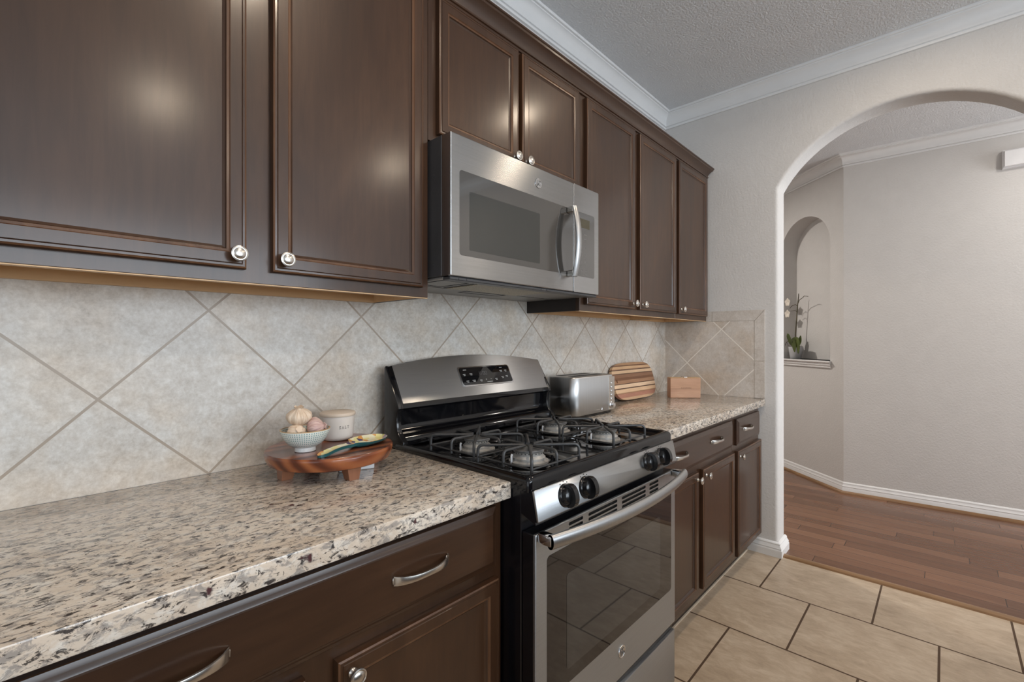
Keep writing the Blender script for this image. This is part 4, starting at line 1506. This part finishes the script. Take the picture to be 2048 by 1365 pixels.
# bowl
KS = 1.059
bx_, by_ = 0.5070, -0.2170
Bw = thing('bowl', 'small footed bowl with a dotted mint pattern holding garlic', 'bowl', (bx_, by_, ZS))
Bw.scale = (KS, KS, KS)
BR, BH = 0.0555, 0.0520
outp = [(0.0215, 0.0095), (0.030, 0.0125), (0.040, 0.0205), (0.0485, 0.032), (0.0535, 0.044), (BR, BH - 0.001)]
inp = [(BR - 0.0025, BH - 0.001), (0.0505, 0.044), (0.0455, 0.033), (0.037, 0.0230), (0.026, 0.016), (0.0005, 0.0140)]
MB().lathe(outp + [(BR - 0.0002, BH), (BR - 0.0022, BH)] + inp, (bx_, by_, ZS), 64, cap=False).build('shell', M['bowl'], Bw, sharp=60)
MB().lathe([(0.0225, 0.0), (0.0235, 0.0008), (0.0228, 0.0098), (0.0005, 0.0125), (0.0005, 0.003), (0.0195, 0.003), (0.0200, 0.0)], (bx_, by_, ZS), 48, cap=False).build('foot', M['white'], Bw)
MB().lathe([(BR + 0.0001, BH - 0.0008), (BR + 0.0002, BH + 0.0004), (BR - 0.0012, BH + 0.0010), (BR - 0.0026, BH + 0.0004), (BR - 0.0024, BH - 0.0008)], (bx_, by_, ZS), 64, cap=False).build('rim', M['rim'], Bw)


def garlic(label, c, r, rot, m, lobes=9):
    c = (bx_ + c[0] * KS, by_ + c[1] * KS, ZS + c[2] * KS)
    t = thing('garlic_bulb', label, 'garlic', c, 'garlic bulbs in the mint bowl', rot=rot)
    t.scale = (KS, KS, KS)
    prof = [(0.06, -0.80), (0.16, -0.82), (0.24, -0.78), (0.55, -0.70), (0.86, -0.42), (1.0, -0.05), (0.95, 0.28), (0.74, 0.55), (0.54, 0.70), (0.38, 0.79), (0.29, 0.86), (0.30, 0.94), (0.40, 1.00)]
    rings = []
    n = 54
    for k, (pr_, h) in enumerate(prof):
        ring = []
        for i in range(n):
            a = 2 * PI * i / n
            amp = 0.11 if 3 <= k <= 9 else 0.02
            rad = r * pr_ * (1 - amp + amp * abs(math.sin(a * lobes / 2 + 0.4)) ** 0.5 * 1.5)
            jag = 0.07 * math.sin(5 * a + k) * r if k == len(prof) - 1 else 0
            ring.append((rad * math.cos(a), rad * math.sin(a), r * h * 0.86 + jag))
        rings.append(ring)
    MB().loops(rings).build('bulb', m, t, sharp=70)
    mb = MB()
    rnd = random.Random(int(r * 1e5))
    for i in range(12):
        a = rnd.uniform(0, 2 * PI)
        q = rnd.uniform(0, 0.12) * r
        mb.tube([(q * math.cos(a), q * math.sin(a), -0.70 * r), (1.6 * q * math.cos(a), 1.6 * q * math.sin(a), -0.80 * r)], 0.0005, 5)
    mb.build('roots', M['rim'], t)
    return t


garlic('pale garlic bulb standing upright on top of the others', (-0.0110, 0.008, 0.0812), 0.0280, (0.10, -0.12, 0.3), M['garlic'])
garlic('purple-streaked garlic bulb lying on its side at the right of the bowl', (0.0195, -0.012, 0.0515), 0.0268, (0.15, 1.35, -0.45), M['garlic_p'])
garlic('peach-coloured garlic bulb low at the left of the bowl', (-0.0240, -0.009, 0.0475), 0.0206, (0.9, -0.5, 0.4), M['garlic'])

# salt cellar
sx_, sy_ = 0.6310, -0.1410
Sa = thing('salt_cellar', 'cream stoneware jar lettered SALT with a flat lid', 'salt jar', (sx_, sy_, ZS))
Sa.scale = (KS, KS, KS)
SH = 0.063
MB().lathe([(0.0005, 0.0), (0.034, 0.0), (0.0375, 0.002), (0.0395, 0.008), (0.0430, SH - 0.006), (0.0430, SH), (0.0405, SH), (0.0385, SH - 0.008), (0.035, 0.006), (0.0005, 0.005)],
           (sx_, sy_, ZS), 64).build('jar', M['cream'], Sa, sharp=50)
MB().lathe([(0.038, SH - 0.004), (0.038, SH + 0.0003), (0.0448, SH + 0.0005), (0.0456, SH + 0.003), (0.0452, SH + 0.0075), (0.0435, SH + 0.0095), (0.0005, SH + 0.0105)],
           (sx_, sy_, ZS), 64).build('lid', M['lid'], Sa, sharp=50)
# letters stamped round the jar
mb = MB()
LET = {
    'S': [[(0.62, 0.80), (0.50, 0.97), (0.25, 0.98), (0.08, 0.80), (0.14, 0.60), (0.52, 0.42), (0.64, 0.22), (0.50, 0.03), (0.22, 0.02), (0.06, 0.20)], [(0.62, 0.78), (0.62, 1.0)], [(0.06, 0.0), (0.06, 0.22)]],
    'A': [[(0.06, 0.0), (0.36, 1.0), (0.68, 0.0)], [(0.18, 0.36), (0.56, 0.36)], [(-0.04, 0.0), (0.18, 0.0)], [(0.56, 0.0), (0.80, 0.0)]],
    'L': [[(0.16, 1.0), (0.16, 0.0), (0.64, 0.0), (0.64, 0.26)], [(0.02, 1.0), (0.32, 1.0)], [(0.02, 0.0), (0.2, 0.0)]],
    'T': [[(0.04, 0.76), (0.04, 1.0), (0.70, 1.0), (0.70, 0.76)], [(0.37, 1.0), (0.37, 0.0)], [(0.22, 0.0), (0.52, 0.0)]]}
view = math.atan2(-1.399 - sy_, 0 - sx_)
for k, chh in enumerate('SALT'):
    for stroke in LET[chh]:
        pts = []
        for px, pz in stroke:
            h = 0.0325 + pz * 0.0070
            rad = 0.0395 + (h - 0.008) / (SH - 0.014) * 0.0035 + 0.0001
            arc_ = (0.0035 + k * 0.0072 + px * 0.0062)
            a = view + arc_ / 0.042
            pts.append((sx_ + rad * math.cos(a), sy_ + rad * math.sin(a), ZS + h))
        mb.tube(pts, 0.00042, 6)
mb.build('lettering', M['ink'], Sa)

# spoon rest, dish towards the range
p0, p1 = Vector((0.4940, -0.3175, 0)), Vector((0.7150, -0.2385, 0))
ld = (p1 - p0)
LL = ld.length
ua = math.atan2(ld.y, ld.x)
Sp = thing('spoon_rest', 'colourful painted ceramic spoon rest with a teal underside', 'spoon rest', (p0.x, p0.y, ZS), rot=(0, 0, ua))


def half(t):
    if t < 0.10:
        return 0.0115 * math.sqrt(max(0.0, 1 - ((0.10 - t) / 0.10) ** 2)) + 0.0005
    if t < 0.46:
        return 0.012 - 0.0015 * math.sin((t - 0.1) / 0.36 * PI)
    u = (t - 0.725) / 0.275
    e = 0.0405 * math.sqrt(max(0.0, 1 - u * u))
    if t < 0.60:
        k = (t - 0.46) / 0.14
        k = k * k * (3 - 2 * k)
        return 0.0120 * (1 - k) + e * k
    return e + 0.0003


mb = MB()
NU, NV = 60, 14


def spz(t, s):
    base = 0.0035 + 0.010 * math.sin(max(0.0, min(1.0, t / 0.62)) * PI) * 0.8 + 0.0015 * max(0.0, min(1.0, (t - 0.42) / 0.2))
    lift = 0.0062 * max(0.0, min(1.0, (t - 0.42) / 0.2))
    dish = max(0.0, min(1.0, (t - 0.46) / 0.16)) * max(0.0, min(1.0, (1 - t) / 0.05))
    groove = 0.0022
    return base + lift * s * s - (groove * (1 - s * s)) - 0.0028 * dish * (1 - s ** 4)


top, bot = [], []
for i in range(NU + 1):
    t_ = 0.5 - 0.5 * math.cos(PI * i / NU)
    hw = half(t_) * 1.04
    for j in range(NV + 1):
        s_ = -1 + 2 * j / NV
        z = spz(t_, s_)
        top.append((t_ * LL, s_ * hw, z + 0.003))
        lo_ = max(0.0002, (z - 0.0045) if t_ < 0.5 else (0.0002 + 0.010 * abs(s_) ** 4))
        bot.append((t_ * LL, s_ * hw * 0.97, lo_))
fs = [[j + i * (NV + 1), j + 1 + i * (NV + 1), j + 1 + (i + 1) * (NV + 1), j + (i + 1) * (NV + 1)] for i in range(NU) for j in range(NV)]
mb.m = 0
mb.add(top, fs)
mb.m = 1
mb.add(bot, fs)
edge = [j for j in range(NV + 1)] + [(i + 1) * (NV + 1) + NV for i in range(NU)] + [NU * (NV + 1) + NV - 1 - j for j in range(NV)] + [(NU - 1 - i) * (NV + 1) for i in range(NU - 1)]
mb.loops([[top[k] for k in edge], [bot[k] for k in edge]], False, False)
mb.build('dish', [M['paint'], M['teal']], Sp, sharp=50)

# white block half hidden under the stand
Wb = MB().box(-0.045, 0.045, -0.012, 0.016, 0.0, 0.026, 0.002, 2)
wo = Wb.build('white_block', M['card'], None)
wo.location = (0.6300, -0.247, ZK)
wo.rotation_euler = (0, 0, -0.356)
tag(wo, 'small white plastic block tucked under the wooden serving stand', 'block')

# ------------------------------------------------------------------ hall: orchid in the niche, chime box
ps, pd = LA - 0.068, 0.062
pc = AW(ps, NZ0, pd)
O = thing('potted_orchid', 'potted orchid with bare brown stems standing in the hall niche', 'orchid', (pc[0], pc[1], NZ0 + 0.0004))
c2 = (pc[0], pc[1], NZ0 + 0.0004)
MB().lathe([(0.0005, 0.0), (0.043, 0.0), (0.046, 0.002), (0.061, 0.108), (0.062, 0.116), (0.058, 0.116), (0.056, 0.100), (0.0005, 0.098)], c2, 40).build('pot', M['pot'], O, sharp=50)


def OP(s, z, d=0.0):
    """s to the right in the picture, z above the pot's base, d into the niche"""
    return AW(ps - s * 1.32, NZ0 + z, pd + d)


MB().lathe([(0.0005, 0.108), (0.030, 0.109), (0.054, 0.104), (0.056, 0.1005), (0.0005, 0.0995)], c2, 24).build('bark', M['root'], O)
mb = MB()
mb.tube([OP(0.000, 0.10), OP(0.004, 0.24, -0.005), OP(0.010, 0.36), OP(0.022, 0.52), OP(0.028, 0.605, 0.004), OP(0.032, 0.630)], [0.006, 0.006, 0.0055, 0.005, 0.004, 0.003], 8)
mb.tube([OP(0.024, 0.530), OP(0.052, 0.566, -0.01), OP(0.090, 0.582, -0.015), OP(0.112, 0.596, -0.02), OP(0.150, 0.588, -0.02)], [0.0035, 0.0032, 0.003, 0.003, 0.0025], 8)
mb.tube([OP(0.016, 0.515), OP(0.000, 0.528, 0.0), OP(-0.022, 0.520, -0.01), OP(-0.036, 0.502, -0.02), OP(-0.040, 0.492, -0.02)], [0.0035, 0.003, 0.003, 0.0028, 0.002], 8)
mb.tube([OP(0.012, 0.455), OP(-0.006, 0.470, 0.0), OP(-0.034, 0.466, -0.02)], [0.0032, 0.003, 0.002], 8)
mb.build('stem', M['stem'], O)


def leaf(path, w, name='leaf'):
    m_ = MB()
    top_ = []
    pts_ = [Vector(OP(*p)) for p in path]
    # resample
    out_ = []
    for i in range(len(pts_) - 1):
        for j in range(6):
            out_.append(pts_[i].lerp(pts_[i + 1], j / 6))
    out_.append(pts_[-1])
    k_ = len(out_)
    rings_ = []
    for i, p in enumerate(out_):
        t_ = i / (k_ - 1)
        hw = w * max(0.04, math.sin(PI * (0.08 + 0.90 * t_)) ** 0.7)
        d_ = (out_[min(i + 1, k_ - 1)] - out_[max(i - 1, 0)]).normalized()
        sd = d_.cross(an).normalized()
        up_ = sd.cross(d_)
        rings_.append([tuple(p + sd * hw), tuple(p + up_ * 0.0035 - sd * hw * 0.3 * 0), tuple(p - sd * hw), tuple(p - up_ * 0.0035)])
    m_.loops(rings_)
    return m_.build(name, M['leaf'], O, sharp=60)


leaf([(0.004, 0.112, -0.02), (-0.025, 0.165, -0.03), (-0.046, 0.225, -0.035), (-0.054, 0.245, -0.035)], 0.026)
leaf([(0.004, 0.112, -0.03), (0.030, 0.180, -0.045), (0.070, 0.180, -0.055), (0.092, 0.115, -0.060), (0.090, 0.052, -0.060)], 0.032)
leaf([(0.006, 0.112, -0.035), (0.028, 0.170, -0.055), (0.052, 0.130, -0.065), (0.060, 0.065, -0.066)], 0.034)
leaf([(0.000, 0.110, 0.02), (0.012, 0.170, 0.03), (0.022, 0.225, 0.032)], 0.026)
mb = MB()
mb.tube([OP(-0.020, 0.108), OP(-0.030, 0.150, -0.02), OP(-0.055, 0.172, -0.03), OP(-0.076, 0.150, -0.03), OP(-0.082, 0.128, -0.03)], 0.0025, 6)
mb.tube([OP(-0.010, 0.108), OP(-0.040, 0.125, -0.04), OP(-0.050, 0.155, -0.04), OP(-0.062, 0.160, -0.04)], 0.0022, 6)
mb.build('aerial_root', M['root'], O)
for (s_, z_) in ((-0.058, 0.555), (-0.060, 0.440)):
    mb = MB()
    cc = Vector(OP(s_, z_, -0.02))
    for k_ in range(5):
        a = 2 * PI * k_ / 5 + 0.3
        dv = (-ad) * math.cos(a) + Vector((0, 0, 1)) * math.sin(a)
        sd = (-ad) * -math.sin(a) + Vector((0, 0, 1)) * math.cos(a)
        rings_ = []
        for i in range(7):
            t_ = i / 6
            hw = 0.020 * max(0.05, math.sin(PI * (0.06 + 0.92 * t_)))
            p = cc + dv * (0.042 * t_) - an * (0.010 * math.sin(t_ * 2))
            rings_.append([tuple(p + sd * hw), tuple(p - an * 0.002), tuple(p - sd * hw), tuple(p + an * 0.001)])
        mb.loops(rings_)
    lab(mb.build('flower', M['petal'], O, sharp=60), 'cream orchid bloom')

# door chime box high on the hall wall
wd = hd
y0c, y1c = -1.700, -1.900
sC = (y0c - HB.y) / wd.y
pC = HB + wd * sC
Ch = thing('door_chime', 'white door chime box high on the hall wall', 'door chime', (pC.x, pC.y, 2.463))


def HW(s, z, d):
    p = HB + wd * s - nrm * d
    return (p.x, p.y, z)


def hbox(s0, s1, z0, z1, d0, d1, bv=0.004):
    m_ = MB()
    m_.loops([[HW(s0, z0, d0), HW(s1, z0, d0), HW(s1, z1, d0), HW(s0, z1, d0)], [HW(s0, z0, d1 - bv), HW(s1, z0, d1 - bv), HW(s1, z1, d1 - bv), HW(s0, z1, d1 - bv)],
              [HW(s0 + bv, z0 + bv, d1), HW(s1 - bv, z0 + bv, d1), HW(s1 - bv, z1 - bv, d1), HW(s0 + bv, z1 - bv, d1)]])
    return m_


hbox(sC, sC + 0.21, 2.463, 2.590, 0.0, 0.030).build('back_plate', M['card'], Ch)
hbox(sC + 0.006, sC + 0.204, 2.472, 2.581, 0.0302, 0.050, 0.003).build('cover', M['card'], Ch)

# helper properties used while building are not needed any more
for o in bpy.data.objects:
    for k in ('_world', '_base'):
        if k in o.keys():
            del o[k]
